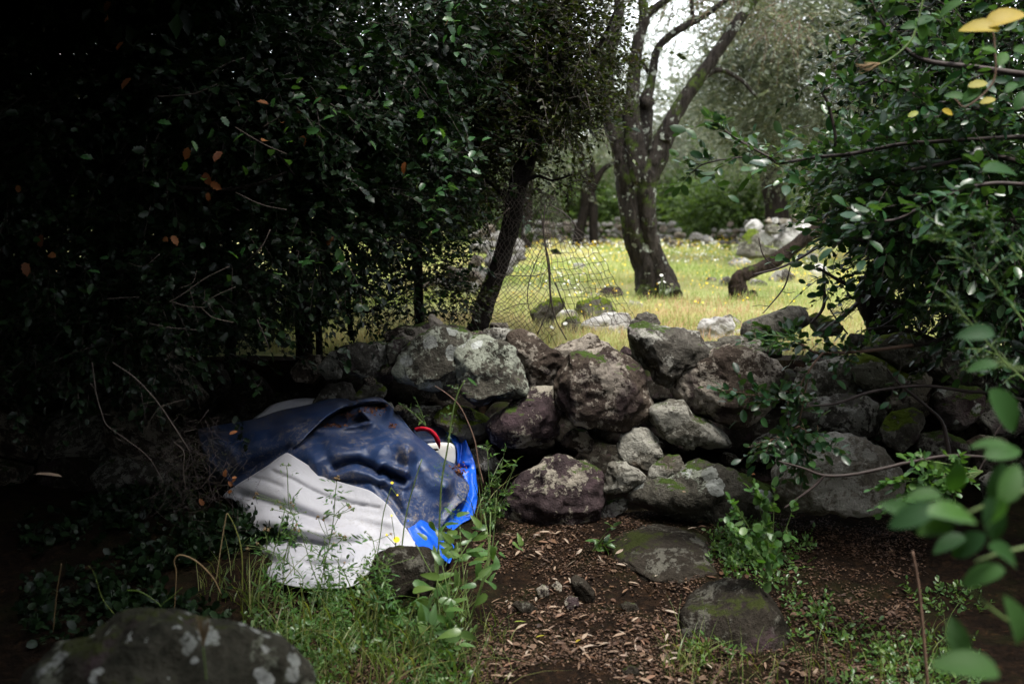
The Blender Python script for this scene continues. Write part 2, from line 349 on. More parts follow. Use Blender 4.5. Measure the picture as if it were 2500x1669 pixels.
# ------------------------------------------------------------------ ground and meadow
LV = 0.64                                      # height of the meadow terrace above the path
def n2(x, y, s, sd=0.0): return mnoise.noise(Vector((x*s+sd, y*s, sd)))
def h_front(x, y):
    z = .05*n2(x, y, .9) + .02*n2(x, y, 3.1, 5) + .008*n2(x, y, 11, 9)
    z += .10*max(0, min(1, (x-1.6)/1.4)) + .14*max(0, min(1, (-x-1.9)/1.5))
    z += .09*max(0, min(1, (y-3.5)/.6))
    d = max(0, min(1, (y-5.02)/.15))
    return z*(1-d) + d*(LV+.01 - .12*max(0, y-5.35))
def h_meadow(x, y):
    return LV + .04*n2(x, y, .35, 3) + .02*n2(x, y, 1.6, 7) + .012*max(0, y-9)*n2(x, y, .06, 2)*(1 if y < 30 else .5)
def grid_mesh(xs, ys, f):
    V = np.array([(x, y, f(x, y)) for y in ys for x in xs]); nx, ny = len(xs), len(ys)
    i, j = np.meshgrid(np.arange(nx-1), np.arange(ny-1)); a = (j*nx+i).ravel()
    return V, np.concatenate([np.stack([a, a+1, a+nx+1], 1), np.stack([a, a+nx+1, a+nx], 1)])
def soil_material():
    m, t, o = nmat('soil'); b = NB(t); v = b.coords(False)
    a = b.noise(v, 3, 6, .65); c = b.noise(v, 28, 6, .75, .5); d = b.noise(v, 120, 3, .7)
    col = b.ramp(c, [(.3, (.005, .0035, .0025)), (.5, (.014, .009, .006)), (.64, (.032, .018, .010)), (.74, (.13, .062, .025))])
    col = b.mix(b.ramp(a, [(.5, 0), (.68, .6)]), col, (.022, .026, .008))
    h = b.math('ADD', b.math('MULTIPLY', c, 1.0), b.math('MULTIPLY', d, .4)); b.pbsdf(o, col, .9, h, 1.0, .03, .05); return m
def meadow_material():
    m, t, o = nmat('meadow_turf'); b = NB(t); v = b.coords(False)
    a = b.noise(v, .7, 5, .6); c = b.noise(v, 14, 5, .7); d = b.noise(v, 60, 3, .7)
    col = b.ramp(c, [(.3, (.12, .15, .05)), (.5, (.28, .31, .13)), (.7, (.42, .35, .19))])
    col = b.mix(b.ramp(a, [(.45, 0), (.62, .7)]), col, (.30, .20, .10))
    b.pbsdf(o, col, .9, b.math('ADD', c, d), .8, .03, .1); return m
M['soil'] = soil_material(); M['turf'] = meadow_material()
xs = np.concatenate([np.linspace(-60, -5, 12), np.linspace(-4.8, 4.8, 190), np.linspace(5, 60, 12)])
ys = np.concatenate([np.linspace(-60, -1, 12), np.linspace(0, 5.3, 130), [5.4, 5.6, 6.2]])
V, T = grid_mesh(xs, ys, h_front); mb = MB(); mb.add(V, T); tag(mb.build('ground', M['soil']), kind='structure')
xs = np.concatenate([np.linspace(-500, -22, 10), np.linspace(-20, 20, 130), np.linspace(22, 500, 10)])
ys = np.concatenate([np.linspace(5.3, 12, 58), np.linspace(12.2, 30, 60), np.linspace(32, 900, 14)])
V, T = grid_mesh(xs, ys, h_meadow); mb = MB(); mb.add(V, T); tag(mb.build('meadow', M['turf']), kind='structure')

# ------------------------------------------------------------------ stones
def ico(n):
    t = (1+5**.5)/2
    V = [(-1,t,0),(1,t,0),(-1,-t,0),(1,-t,0),(0,-1,t),(0,1,t),(0,-1,-t),(0,1,-t),(t,0,-1),(t,0,1),(-t,0,-1),(-t,0,1)]
    F = [(0,11,5),(0,5,1),(0,1,7),(0,7,10),(0,10,11),(1,5,9),(5,11,4),(11,10,2),(10,7,6),(7,1,8),(3,9,4),(3,4,2),(3,2,6),(3,6,8),(3,8,9),(4,9,5),(2,4,11),(6,2,10),(8,6,7),(9,8,1)]
    V = [np.array(v)/np.linalg.norm(v) for v in V]
    for _ in range(n):
        c = {}; G = []
        def mid(a, b):
            k = (min(a, b), max(a, b))
            if k not in c: m = V[a]+V[b]; V.append(m/np.linalg.norm(m)); c[k] = len(V)-1
            return c[k]
        for a, b, d in F: x, y, z = mid(a, b), mid(b, d), mid(d, a); G += [(a, x, z), (b, y, x), (d, z, y), (x, y, z)]
        F = G
    return np.array(V), np.array(F)
ICO = {k: ico(k) for k in (1, 2, 3, 4, 5)}
def rock_from_outline(poly, Y, depth=.8, sub=4, seed=0, rough=.06, facets=4, squash=.72, grow=1.13):
    """a boulder whose face at distance Y has the given outline (photo px); depth is relative to its mean size"""
    W = np.array([P(x, y, Y) for x, y in poly])[:, [0, 2]]
    x, z = W[:, 0], W[:, 1]; x2, z2 = np.roll(x, -1), np.roll(z, -1); cr = x*z2-x2*z; A = cr.sum()/2
    cx = ((x+x2)*cr).sum()/(6*A); cz = ((z+z2)*cr).sum()/(6*A); q = W - (cx, cz)
    th = np.linspace(-np.pi, np.pi, 181); R = np.zeros(181)
    q2 = np.roll(q, -1, axis=0)
    for i, a in enumerate(th):
        d = np.array((math.cos(a), math.sin(a))); best = 0
        for p, e in zip(q, q2-q):
            den = d[0]*e[1]-d[1]*e[0]
            if abs(den) < 1e-12: continue
            t = (p[0]*e[1]-p[1]*e[0])/den; s = (p[0]*d[1]-p[1]*d[0])/den
            if t > 0 and -1e-6 <= s <= 1+1e-6: best = max(best, t)
        R[i] = best
    R = R*grow; ker = np.hanning(9); ker /= ker.sum(); Rs = np.convolve(np.concatenate([R[-7:-1], R, R[1:7]]), ker, 'same')[6:-6]
    size = math.sqrt(abs(A)/np.pi); rng = np.random.default_rng(seed+11)
    V, F = ICO[sub]; V = V.copy()
    for _ in range(facets):
        n = rng.normal(0, 1, 3); n[1] = -abs(n[1])-.6; n /= np.linalg.norm(n); c = rng.uniform(.62, .85)
        d = V@n; V = V - np.outer(np.clip(d-c, 0, None)*.9, n)
    rho = np.hypot(V[:, 0], V[:, 2]); a = np.arctan2(V[:, 2], V[:, 0]); Rv = np.interp(a, th, Rs)
    sc_ = np.where(rho > 1e-6, np.clip(rho, 0, 1)**squash/np.maximum(rho, 1e-6), 1)
    out = np.stack([V[:, 0]*sc_*Rv, V[:, 1]*depth*size, V[:, 2]*sc_*Rv], 1)
    N = unit(out); d = np.array([mnoise.fractal(Vector(p*(1.5/size))+Vector((seed*3.1, 0, 0)), 1.0, 2.1, 5) for p in out])
    d2 = np.array([abs(mnoise.noise(Vector(p*(2.6/size))+Vector((0, seed*1.7, 5)))) for p in out])
    out = out + N*((d*rough - d2*rough*.9)*size)[:, None]
    return out, F, np.array((cx, Y, cz)), size
def fast_rock(rng, dims, sub=3, seed=0, rough=.12):
    V, F = ICO[sub]; V = V.copy()
    for _ in range(6):
        n = unit(rng.normal(0, 1, 3)); c = rng.uniform(.6, .85); d = V@n; V = V - np.outer(np.clip(d-c, 0, None)*.9, n)
    d = np.array([mnoise.fractal(Vector(p*1.4)+Vector((seed*3.1, 0, 0)), 1.0, 2.1, 3) for p in V])
    return (V*(1+rough*d)[:, None])*np.array(dims), F

wall = empty('stone_wall', (0.35, 4.6, 0), 'low dry stone wall of big lichened boulders beside the path, running behind the tarpaulin', 'stone wall')
LICH, BR, GR, PA, PU, MO = 'stone_lichen', 'stone_brown', 'stone_grey', 'stone_pale', 'stone_purple', 'stone_mossy'
WALL = [  # crop, outline, distance, material, label, depth
 ('A', [(40,400),(60,350),(200,320),(400,310),(490,320),(510,420),(480,500),(350,600),(230,610),(120,570),(60,500)], 4.62, GR, 'dark stone with a white streak', .9),
 ('A', [(470,420),(480,320),(560,270),(640,260),(690,300),(660,350),(600,420),(560,480),(510,500)], 4.55, LICH, None, .9),
 ('A', [(480,220),(520,190),(600,150),(700,140),(870,105),(880,180),(860,220),(720,290),(600,260),(500,290)], 4.8, BR, None, .9),
 ('A', [(880,110),(900,40),(930,35),(1000,90),(1030,140),(1020,190),(950,230),(880,190)], 4.85, BR, 'small upright pointed stone', .9),
 ('A', [(570,560),(580,470),(700,340),(860,220),(900,180),(1000,165),(1150,190),(1270,230),(1290,300),(1220,350),(1170,430),(1160,560),(1130,660),(1030,720),(900,730),(740,700),(620,640)], 4.5, LICH, 'wide boulder crusted with pale lichen', .75),
 ('A', [(1160,430),(1200,350),(1290,290),(1450,270),(1590,300),(1700,400),(1760,540),(1800,660),(1810,780),(1700,830),(1500,880),(1400,920),(1300,860),(1220,720),(1170,560)], 4.45, LICH, 'boulder with round white lichen spots', .75),
 ('A', [(1270,240),(1300,200),(1380,190),(1450,240),(1460,300),(1290,305)], 4.62, BR, None, .9),
 ('A', [(1050,170),(1080,130),(1150,128),(1240,160),(1280,200),(1260,250),(1150,215)], 4.72, BR, None, .9),
 ('A', [(1420,200),(1440,175),(1560,165),(1680,180),(1720,220),(1700,290),(1560,310),(1460,280)], 4.75, GR, None, .9),
 ('A', [(1640,270),(1760,190),(1850,205),(1950,280),(2060,370),(2160,450),(2200,520),(2130,560),(2090,640),(2060,690),(1850,730),(1820,620),(1740,450),(1660,340)], 4.62, BR, 'smooth brown sloping stone', .8),
 ('A', [(350,560),(480,500),(560,560),(570,640),(500,690),(400,660)], 4.62, GR, None, .8),
 ('A', [(190,800),(330,650),(420,680),(480,760),(430,850),(200,880)], 4.66, MO, None, .8),
 ('A', [(640,1020),(700,930),(980,910),(1010,960),(940,1080),(870,1140),(720,1130)], 4.62, GR, None, .8),
 ('A', [(960,1050),(1000,950),(1120,910),(1290,930),(1480,1040),(1490,1150),(1300,1260),(1200,1260),(1060,1120)], 4.56, MO, None, .8),
 ('A', [(1480,1080),(1560,980),(1700,880),(1850,780),(2080,730),(2110,850),(2120,980),(2100,1170),(2000,1240),(1900,1270),(1800,1290),(1640,1290),(1520,1220)], 4.45, PU, 'purple stone wedged low in the wall', .8),
 ('A', [(1290,1330),(1400,1280),(1500,1330),(1560,1450),(1540,1540),(1400,1580),(1310,1480)], 4.5, GR, None, .8),
 ('B', [(15,740),(80,620),(200,500),(330,465),(500,470),(700,530),(800,620),(870,780),(920,930),(900,1050),(800,1150),(680,1210),(560,1200),(400,1130),(200,1100),(80,950),(30,850)], 4.36, BR, 'largest round boulder with pale patches', .85),
 ('B', [(745,330),(760,250),(850,200),(960,200),(1100,225),(1380,290),(1440,380),(1490,480),(1380,590),(1250,640),(1150,730),(1080,790),(1000,760),(950,640),(850,590),(780,500)], 4.42, GR, 'flat-topped wedge-shaped boulder', .9),
 ('B', [(1200,800),(1230,680),(1350,560),(1500,500),(1650,450),(1800,445),(1950,500),(2080,560),(2160,660),(2120,800),(2060,950),(1900,1100),(1750,1160),(1600,1120),(1400,1050),(1270,940),(1210,880)], 4.38, BR, 'big reddish brown rounded boulder', .8),
 ('B', [(950,1040),(1000,980),(1150,945),(1250,960),(1330,1050),(1450,1120),(1600,1230),(1680,1310),(1670,1370),(1500,1370),(1300,1350),(1150,1320),(1050,1250),(980,1150)], 4.34, PA, 'long slanting pale stone', .8),
 ('C', [(1050,250),(1080,150),(1180,95),(1280,110),(1360,200),(1385,310),(1350,400),(1270,410),(1160,390),(1070,330)], 4.32, PA, 'round pale grey stone', .9),
 ('C', [(580,200),(610,150),(680,95),(770,120),(830,200),(820,260),(790,290),(680,260),(600,230)], 4.42, BR, None, .8),
 ('B', [(20,430),(100,400),(240,340),(340,300),(400,310),(430,370),(520,390),(600,450),(620,490),(480,520),(330,520),(180,570),(60,600)], 4.66, BR, None, .8),
 ('B', [(640,470),(680,410),(740,440),(765,500),(700,520)], 4.6, PU, None, .8),
 ('B', [(745,250),(750,180),(820,110),(900,90),(980,120),(1020,200),(900,240)], 4.85, GR, 'round stone standing up behind the wedge-shaped boulder', .9),
 ('B', [(1420,380),(1500,365),(1600,370),(1680,430),(1640,500),(1500,530),(1450,480)], 4.6, GR, None, .8),
 ('B', [(1600,370),(1650,330),(1800,315),(2000,310),(2130,360),(2170,440),(2200,520),(2000,540),(1850,480),(1700,450)], 4.62, PA, None, .8),
 ('F', [(650,1260),(690,1200),(900,1130),(1080,1060),(1200,1060),(1260,1110),(1300,1210),(1200,1270),(1050,1320),(900,1340),(720,1350),(660,1320)], 4.75, 'stone_streaked', 'long dark streaked stone laid on top', .8),
 ('F', [(1280,1150),(1360,1120),(1500,1180),(1600,1260),(1560,1330),(1380,1330),(1300,1250)], 4.85, MO, None, .8),
 ('C', [(130,700),(200,580),(280,480),(380,420),(560,350),(760,380),(870,470),(890,620),(860,780),(800,860),(720,930),(560,910),(400,920),(280,890),(190,870),(140,800)], 4.22, PU, 'large squarish boulder at the wall foot with pale crust', .8),
 ('C', [(915,600),(950,480),(980,380),(1100,370),(1220,450),(1270,500),(1180,550),(1080,600),(980,610)], 4.2, PA, 'small pale angular stone', .8),
 ('C', [(880,790),(950,700),(1060,660),(1110,680),(1110,740),(1020,790),(960,850),(900,850)], 4.25, GR, None, .8),
 ('C', [(1150,690),(1230,560),(1340,480),(1450,470),(1600,440),(1700,410),(1850,400),(2100,500),(2250,560),(2230,700),(2040,850),(1970,950),(1850,980),(1750,920),(1650,860),(1500,790),(1300,730)], 4.18, LICH, 'broad flat boulder with pale crust and moss', .75),
 ('C', [(1290,480),(1330,380),(1450,315),(1530,320),(1600,420),(1580,490),(1440,520)], 4.2, PA, None, .8),
 ('D', [(300,1230),(340,1140),(420,1060),(540,1000),(660,970),(800,955),(950,985),(1080,1070),(1160,1170),(1200,1260),(1170,1380),(1020,1480),(850,1520),(600,1540),(450,1530),(350,1440),(310,1340)], 4.1, 'stone_warm', 'large round pale boulder at the foot of the wall', .85),
 ('D', [(480,480),(560,420),(700,380),(820,370),(870,450),(900,560),(860,650),(700,680),(560,660),(450,600)], 4.5, PA, None, .7),
 ('D', [(400,760),(560,680),(780,660),(960,650),(1080,720),(1130,850),(1050,960),(850,960),(600,910),(450,850)], 4.38, GR, None, .7),
 ('D', [(990,280),(1130,190),(1250,165),(1390,175),(1410,290),(1380,400),(1200,440),(1050,370)], 4.5, MO, None, .8),
 ('D', [(850,380),(1000,340),(1200,430),(1320,500),(1250,590),(1000,610),(910,540)], 4.46, MO, None, .8),
 ('D', [(1540,230),(1660,150),(1720,110),(1840,115),(1880,200),(1860,310),(1700,310)], 4.6, GR, None, .8),
 ('D', [(1280,560),(1340,500),(1420,475),(1480,520),(1480,640),(1440,720),(1200,770),(1130,720)], 4.4, BR, None, .7),
 ('D', [(1530,640),(1600,600),(1700,585),(1830,590),(1880,640),(1860,760),(1810,840),(1700,890),(1600,860),(1540,770)], 4.36, LICH, None, .8),
 ('D', [(1120,900),(1200,780),(1320,745),(1400,790),(1420,880),(1370,1000),(1250,1060),(1140,1000)], 4.28, MO, 'small stone capped with thick green moss', .8),
 ('D', [(1380,1050),(1430,940),(1560,925),(1700,970),(1770,1060),(1740,1130),(1500,1150),(1400,1120)], 4.26, GR, None, .8),
 ('D', [(990,650),(1080,610),(1190,630),(1190,690),(1100,730),(1000,710)], 4.48, GR, None, .8),
 ('D', [(1440,310),(1600,300),(1820,310),(1880,400),(1850,570),(1650,590),(1500,520),(1400,420)], 4.5, GR, None, .8),
 ('D', [(1870,340),(2000,300),(2130,340),(2190,460),(2160,620),(2000,660),(1890,600)], 4.5, GR, None, .8),
 ('D', [(830,240),(880,180),(960,180),(1050,240),(1010,300),(950,310),(870,300)], 4.62, GR, None, .8),
 ('D', [(100,1050),(200,950),(330,920),(400,1000),(330,1110),(180,1140)], 4.36, GR, None, .8),
 ('D', [(1860,720),(2000,680),(2150,700),(2195,850),(2100,960),(1920,940),(1850,840)], 4.42, GR, None, .8),
 ('D', [(1870,1290),(1960,1230),(2080,1280),(2070,1390),(1900,1420)], 4.2, GR, None, .8),
 ('D', [(1780,1010),(1900,960),(2050,980),(2100,1120),(1990,1230),(1840,1180)], 4.32, BR, None, .8),
 ('A', [(200,960),(330,870),(500,880),(600,980),(560,1080),(380,1120),(240,1080)], 4.7, GR, None, .8),
 ('A', [(-160,520),(-60,400),(40,380),(60,480),(40,620),(-100,660)], 4.78, GR, None, .8),
 ('A', [(-420,560),(-300,420),(-160,430),(-140,560),(-220,680),(-380,660)], 4.85, BR, None, .8),
 ('A', [(-200,860),(-60,700),(120,690),(180,820),(120,940),(-80,960)], 4.75, GR, None, .8),
]
for i, (c, poly, Y, mat, lab, dp) in enumerate(WALL):
    out, F, cen, size = rock_from_outline(cv(c, poly), Y, dp, 5 if CROP[c][2]*(max(p[0] for p in poly)-min(p[0] for p in poly)) > 190 else 4, i, rough=.13 if mat != 'stone_streaked' else .06, facets=5, squash=.66)
    me = mesh_np('stone', out, F); o = link('stone', me, M[mat], wall, cen - np.array(wall.location))
    if lab: o['label'] = lab
rng = np.random.default_rng(33)
for (px, py, r_) in [(1395,1010,16),(1490,1020,14),(1705,960,20),(1720,1010,18),(1640,935,15),(1190,960,14),(1140,1010,18),(1085,965,16),(1345,1120,15),(1500,1180,16),(1380,1170,14),(1600,1090,18),(1730,1060,22),(1560,1075,13),(1780,1120,20),
        (1270,1080,17),(1230,1010,14),(1455,925,14),(1330,905,13),(1740,860,16),(1860,880,18),(1960,910,18),(2060,940,18),(2000,1010,20),(2080,1020,16),(2250,1010,20),(2330,1010,22),(2160,940,14),(940,905,14),(1040,960,13),(980,1000,18),(900,930,16),(2180,1180,24),(2260,1200,20),(2300,1280,22),(1740,1280,20),(1420,1230,14),(1000,810,12),(1250,860,13)]:
    out, F = fast_rock(rng, (1, .9, .8), 3, int(px)); Yw = 4.5 + (860-py)*.0005; s_ = pxm(r_, Yw); o = link('stone', mesh_np('stone', out, F), M[['stone_brown', 'stone_dark', 'stone_purple', 'stone_grey'][int(px) % 4]], wall, P(px, py, Yw+.06)-np.array(wall.location)); o.scale = (s_*rng.uniform(1, 1.5), s_, s_); o.rotation_euler = tuple(rng.uniform(-.6, .6, 3))
rng = np.random.default_rng(3); k = 0
shared = [mesh_np('core_stone', *fast_rock(rng, (1, 1, 1), 3, s)) for s in range(5)]
for me in shared: me.materials.append(M['stone_dark'])  # dark stone here imitates the black shade in the wall's gaps
for z in (.1, .33, .52):
    for x in np.arange(-1.9, 2.6, .27):
        o = link('stone', shared[k % 5], None, wall, (x + rng.uniform(-.05, .05) - wall.location[0], 4.98 + (.05-z*.05) + rng.uniform(-.04, .06) - wall.location[1], z + rng.uniform(-.03, .03)))
        s = rng.uniform(.13, .2); o.scale = (s*1.15, s, s*.85); o.rotation_euler = tuple(rng.uniform(-.6, .6, 3)); k += 1

side_me = [mesh_np('side_stone', *fast_rock(rng, (1, .9, .8), 4, 50+s)) for s in range(5)]
for i, me in enumerate(side_me): me.materials.append(M[['stone_grey', 'stone_brown', 'stone_dark'][i % 3]])
for z in (.12, .38, .60):                       # the wall goes on to the right and left, beyond the frame
    for x in list(np.arange(2.35, 4.6, .36)) + list(np.arange(-3.6, -1.5, .36)):
        o = link('stone', side_me[k % 5], None, wall, (x + rng.uniform(-.06, .06) - wall.location[0], 4.72 + z*.2 + rng.uniform(-.04, .06) - wall.location[1], z + rng.uniform(-.03, .05)))
        s = rng.uniform(.17, .24); o.scale = (s*1.15, s, s*.85); o.rotation_euler = tuple(rng.uniform(-.6, .6, 3)); k += 1

def single_rock(c, poly, mat, label, Y=None, level=0.0, dp=.8, seed=0, sink=.0, group=None, cat='rock', sub=None, name='rock', low=.22, **kw):
    q = cv(c, poly); yb = max(p[1] for p in q)
    if Y is None: Y = ground_Y(yb, level) + .0
    w_ = max(p[0] for p in q)-min(p[0] for p in q)
    Yc = Y + pxm(w_, Y)*.04; my = sum(p[1] for p in q)/len(q); q = [(a, b + max(0, b-my)*low) for a, b in q]
    out, F, cen, size = rock_from_outline(q, Yc, dp, sub or (5 if w_ > 190 else 4 if w_ > 60 else 3), seed, rough=.13, **kw)
    return tag(link(name, mesh_np(name, out, F), M[mat], None, cen), label, cat, group)
single_rock('J', [(60,1640),(120,1540),(200,1450),(400,1320),(600,1215),(760,1150),(900,1110),(1050,1110),(1280,1135),(1400,1175),(1600,1230),(1750,1300),(1850,1400),(1950,1500),(2010,1640),(1800,1900),(1000,2000),(300,1900)], 'stone_front', 'large dark boulder with round white lichen spots, nearest the viewer at the bottom left', Y=1.92, dp=.65, seed=71, grow=1.0, low=0)
single_rock('I', [(280,850),(330,760),(400,715),(600,710),(700,760),(730,860),(640,960),(400,980),(290,920)], 'stone_dark', 'brown stone weighing down the corner of the white sheet', Y=3.35, seed=72, dp=.7)
for (x_, y_, z_, dims, lab, sd) in [(.645, 3.98, .03, (.25, .33, .085), 'flat dark stone half sunk in the path beneath the wall', 9), (.745, 3.27, -.01, (.215, .21, .19), 'rounded mossy boulder beside the path in the lower right', 4)]:
    out, F = fast_rock(np.random.default_rng(sd), dims, 5, sd, .10); d = np.array([mnoise.fractal(Vector(p*14), 1.0, 2.1, 4) for p in out]); out = out*(1+.03*d)[:, None]
    tag(link('rock', mesh_np('rock', out, F), M['stone_dark'], None, (x_, y_, z_)), lab, 'rock')
for i, (poly, lab) in enumerate([([(1335,960),(1370,935),(1405,950),(1410,990),(1380,1020),(1345,1010)], 'small reddish pebble on the path, left of the dark upright one'),
    ([(1555,900),(1590,880),(1640,910),(1690,970),(1705,1040),(1650,1050),(1590,1020),(1560,960)], 'dark upright pebble on the path'),
    ([(1510,1050),(1540,1010),(1590,1015),(1600,1060),(1570,1100),(1520,1095)], 'small purple pebble just below the dark upright one'),
    ([(1175,1060),(1220,1040),(1290,1055),(1335,1090),(1300,1120),(1220,1110)], 'flat grey pebble on the path beside the broad-leaved weed'),
    ([(1870,1060),(1910,1045),(1965,1060),(1980,1090),(1930,1105),(1880,1095)], 'low dark pebble near the sunken stone'),
    ([(1880,1480),(1930,1450),(1975,1470),(1985,1500),(1930,1515),(1885,1505)], 'grey pebble at the bottom of the path'),
    ([(1430,940),(1460,910),(1490,940),(1490,970),(1450,985)], 'tiny purple pebble between the two reddish ones')]):
    single_rock('I', poly, 'stone_purple' if i in (0, 2, 6) else 'stone_dark', lab, dp=.8, seed=80+i, cat='pebble', name='pebble', group='pebbles on the path', sub=3)

MR = [  # rocks lying on the meadow
 ('E', [(780,1040),(850,920),(1060,900),(1080,980),(980,1080),(1000,1160),(900,1220),(820,1180)], MO, 'mossy boulder behind the wire netting, left of the pale stones'),
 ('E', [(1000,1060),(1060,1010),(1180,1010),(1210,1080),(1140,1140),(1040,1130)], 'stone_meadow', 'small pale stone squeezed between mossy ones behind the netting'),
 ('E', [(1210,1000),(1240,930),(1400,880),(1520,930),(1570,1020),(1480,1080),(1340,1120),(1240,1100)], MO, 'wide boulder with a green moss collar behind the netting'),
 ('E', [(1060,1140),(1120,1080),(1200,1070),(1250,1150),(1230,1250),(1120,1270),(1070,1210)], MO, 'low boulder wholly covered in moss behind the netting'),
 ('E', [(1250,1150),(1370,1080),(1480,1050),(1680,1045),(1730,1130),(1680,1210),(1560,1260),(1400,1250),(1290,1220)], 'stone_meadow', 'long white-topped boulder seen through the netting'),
 ('E', [(1400,850),(1480,790),(1600,790),(1650,850),(1580,890),(1430,880)], BR, 'dark brown stone in the grass left of the olive tree'),
 ('E', [(1220,870),(1290,830),(1350,845),(1340,890),(1230,895)], GR, 'small grey stone in the grass left of the dark brown one'),
 ('E', [(1690,960),(1720,915),(1820,930),(1840,970),(1760,995)], 'stone_meadow', 'flat pale stone below the foot of the olive tree'),
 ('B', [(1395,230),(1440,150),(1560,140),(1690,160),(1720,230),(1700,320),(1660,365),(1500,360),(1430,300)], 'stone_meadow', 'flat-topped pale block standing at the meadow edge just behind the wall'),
 ('B', [(1620,140),(1700,110),(1790,180),(1830,250),(1740,270)], GR, 'dark stone tucked behind the flat-topped pale block'),
 ('B', [(1700,290),(1790,245),(1850,250),(1850,320),(1740,325)], 'stone_meadow', 'small white stone between the pale block and the long streaked stone'),
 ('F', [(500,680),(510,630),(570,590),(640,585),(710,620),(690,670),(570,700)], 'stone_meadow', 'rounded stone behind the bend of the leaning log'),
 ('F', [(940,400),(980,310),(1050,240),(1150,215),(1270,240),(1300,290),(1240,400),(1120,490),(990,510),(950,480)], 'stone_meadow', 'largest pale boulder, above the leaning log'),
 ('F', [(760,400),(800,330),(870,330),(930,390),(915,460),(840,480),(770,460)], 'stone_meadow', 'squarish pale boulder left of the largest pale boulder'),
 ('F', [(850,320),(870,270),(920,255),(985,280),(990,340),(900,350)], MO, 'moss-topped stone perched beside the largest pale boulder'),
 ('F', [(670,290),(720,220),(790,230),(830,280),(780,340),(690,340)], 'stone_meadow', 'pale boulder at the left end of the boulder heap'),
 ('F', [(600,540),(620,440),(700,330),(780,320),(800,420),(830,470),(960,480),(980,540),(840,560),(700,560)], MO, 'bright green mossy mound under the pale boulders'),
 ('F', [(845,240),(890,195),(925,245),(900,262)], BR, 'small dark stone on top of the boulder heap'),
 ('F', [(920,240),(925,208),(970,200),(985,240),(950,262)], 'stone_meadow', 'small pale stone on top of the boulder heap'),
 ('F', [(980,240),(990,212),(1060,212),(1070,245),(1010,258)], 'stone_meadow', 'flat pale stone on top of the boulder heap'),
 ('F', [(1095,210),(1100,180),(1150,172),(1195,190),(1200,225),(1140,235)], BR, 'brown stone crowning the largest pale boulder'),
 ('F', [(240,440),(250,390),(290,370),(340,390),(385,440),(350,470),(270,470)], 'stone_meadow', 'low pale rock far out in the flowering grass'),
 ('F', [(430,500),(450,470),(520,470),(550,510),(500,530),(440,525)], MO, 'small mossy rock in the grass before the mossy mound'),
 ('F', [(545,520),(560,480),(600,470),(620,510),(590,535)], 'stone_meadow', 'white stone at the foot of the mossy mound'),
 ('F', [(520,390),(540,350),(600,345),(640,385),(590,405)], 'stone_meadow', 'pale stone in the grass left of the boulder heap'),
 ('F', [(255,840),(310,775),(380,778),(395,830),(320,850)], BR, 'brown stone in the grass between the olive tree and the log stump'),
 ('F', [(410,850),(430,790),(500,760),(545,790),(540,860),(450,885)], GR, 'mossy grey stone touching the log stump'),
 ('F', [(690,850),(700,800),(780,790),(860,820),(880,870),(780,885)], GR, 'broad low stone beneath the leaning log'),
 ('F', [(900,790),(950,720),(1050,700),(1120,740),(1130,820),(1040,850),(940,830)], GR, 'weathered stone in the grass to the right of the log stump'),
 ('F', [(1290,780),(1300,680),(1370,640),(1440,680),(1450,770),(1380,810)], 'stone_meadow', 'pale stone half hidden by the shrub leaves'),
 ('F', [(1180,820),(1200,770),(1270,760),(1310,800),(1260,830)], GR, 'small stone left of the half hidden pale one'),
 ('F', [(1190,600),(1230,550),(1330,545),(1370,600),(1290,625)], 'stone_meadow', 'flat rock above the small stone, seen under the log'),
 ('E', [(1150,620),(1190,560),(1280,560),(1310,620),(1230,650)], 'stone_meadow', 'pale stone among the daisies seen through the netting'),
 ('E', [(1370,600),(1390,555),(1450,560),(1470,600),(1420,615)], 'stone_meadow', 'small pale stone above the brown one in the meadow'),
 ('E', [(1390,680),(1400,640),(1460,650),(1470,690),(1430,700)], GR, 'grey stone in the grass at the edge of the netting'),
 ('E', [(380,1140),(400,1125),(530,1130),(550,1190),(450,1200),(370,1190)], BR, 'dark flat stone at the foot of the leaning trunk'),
]
for i, (c, poly, mat, lab) in enumerate(MR):
    low = max(p[1] for p in cv(c, poly)); lvl = LV
    perch = i in (14, 17, 18, 19, 20)
    Yr = 11.9 if i in (12, 13, 14, 15, 16, 17, 18, 19, 20) else (5.3 if i == 35 else None)
    if i in (12, 13, 15): Yr = 12.0
    if i == 16: Yr = 11.5
    single_rock(c, poly, mat, lab, Y=Yr, level=lvl-.02, seed=120+i, dp=.75, group=None)

# rubble heap behind the leaning trunk, and the far wall
rubble = empty('rubble_heap', P(1190, 720, 10) , 'spilled heap of pale rubble stones behind the leaning trunk, running back to the far wall', 'rubble heap')
rubble.location.z = LV
rng = np.random.default_rng(5)
rub_me = [mesh_np('rubble_stone', *fast_rock(rng, (1, .8, .8), 3, 30+s)) for s in range(6)]
for i, me in enumerate(rub_me): me.materials.append(M['stone_far'] if i % 3 else M['stone_brown'])
def put(me, parent, px, py, r, Y, name='stone'):
    p = P(px, py, Y); s = pxm(r, Y); o = link(name, me, None, parent, p - np.array(parent.location)); o.scale = (s*rng.uniform(.9, 1.3), s, s*rng.uniform(.75, 1.0))
    o.rotation_euler = tuple(rng.uniform(-.5, .5, 2)) + (rng.uniform(0, 6.28),); return o
line = [(1060,700,22,9.0),(1150,680,24,9.6),(1200,650,24,10.5),(1225,610,20,13),(1215,575,16,16),(1180,560,14,18),(1275,585,14,19)]
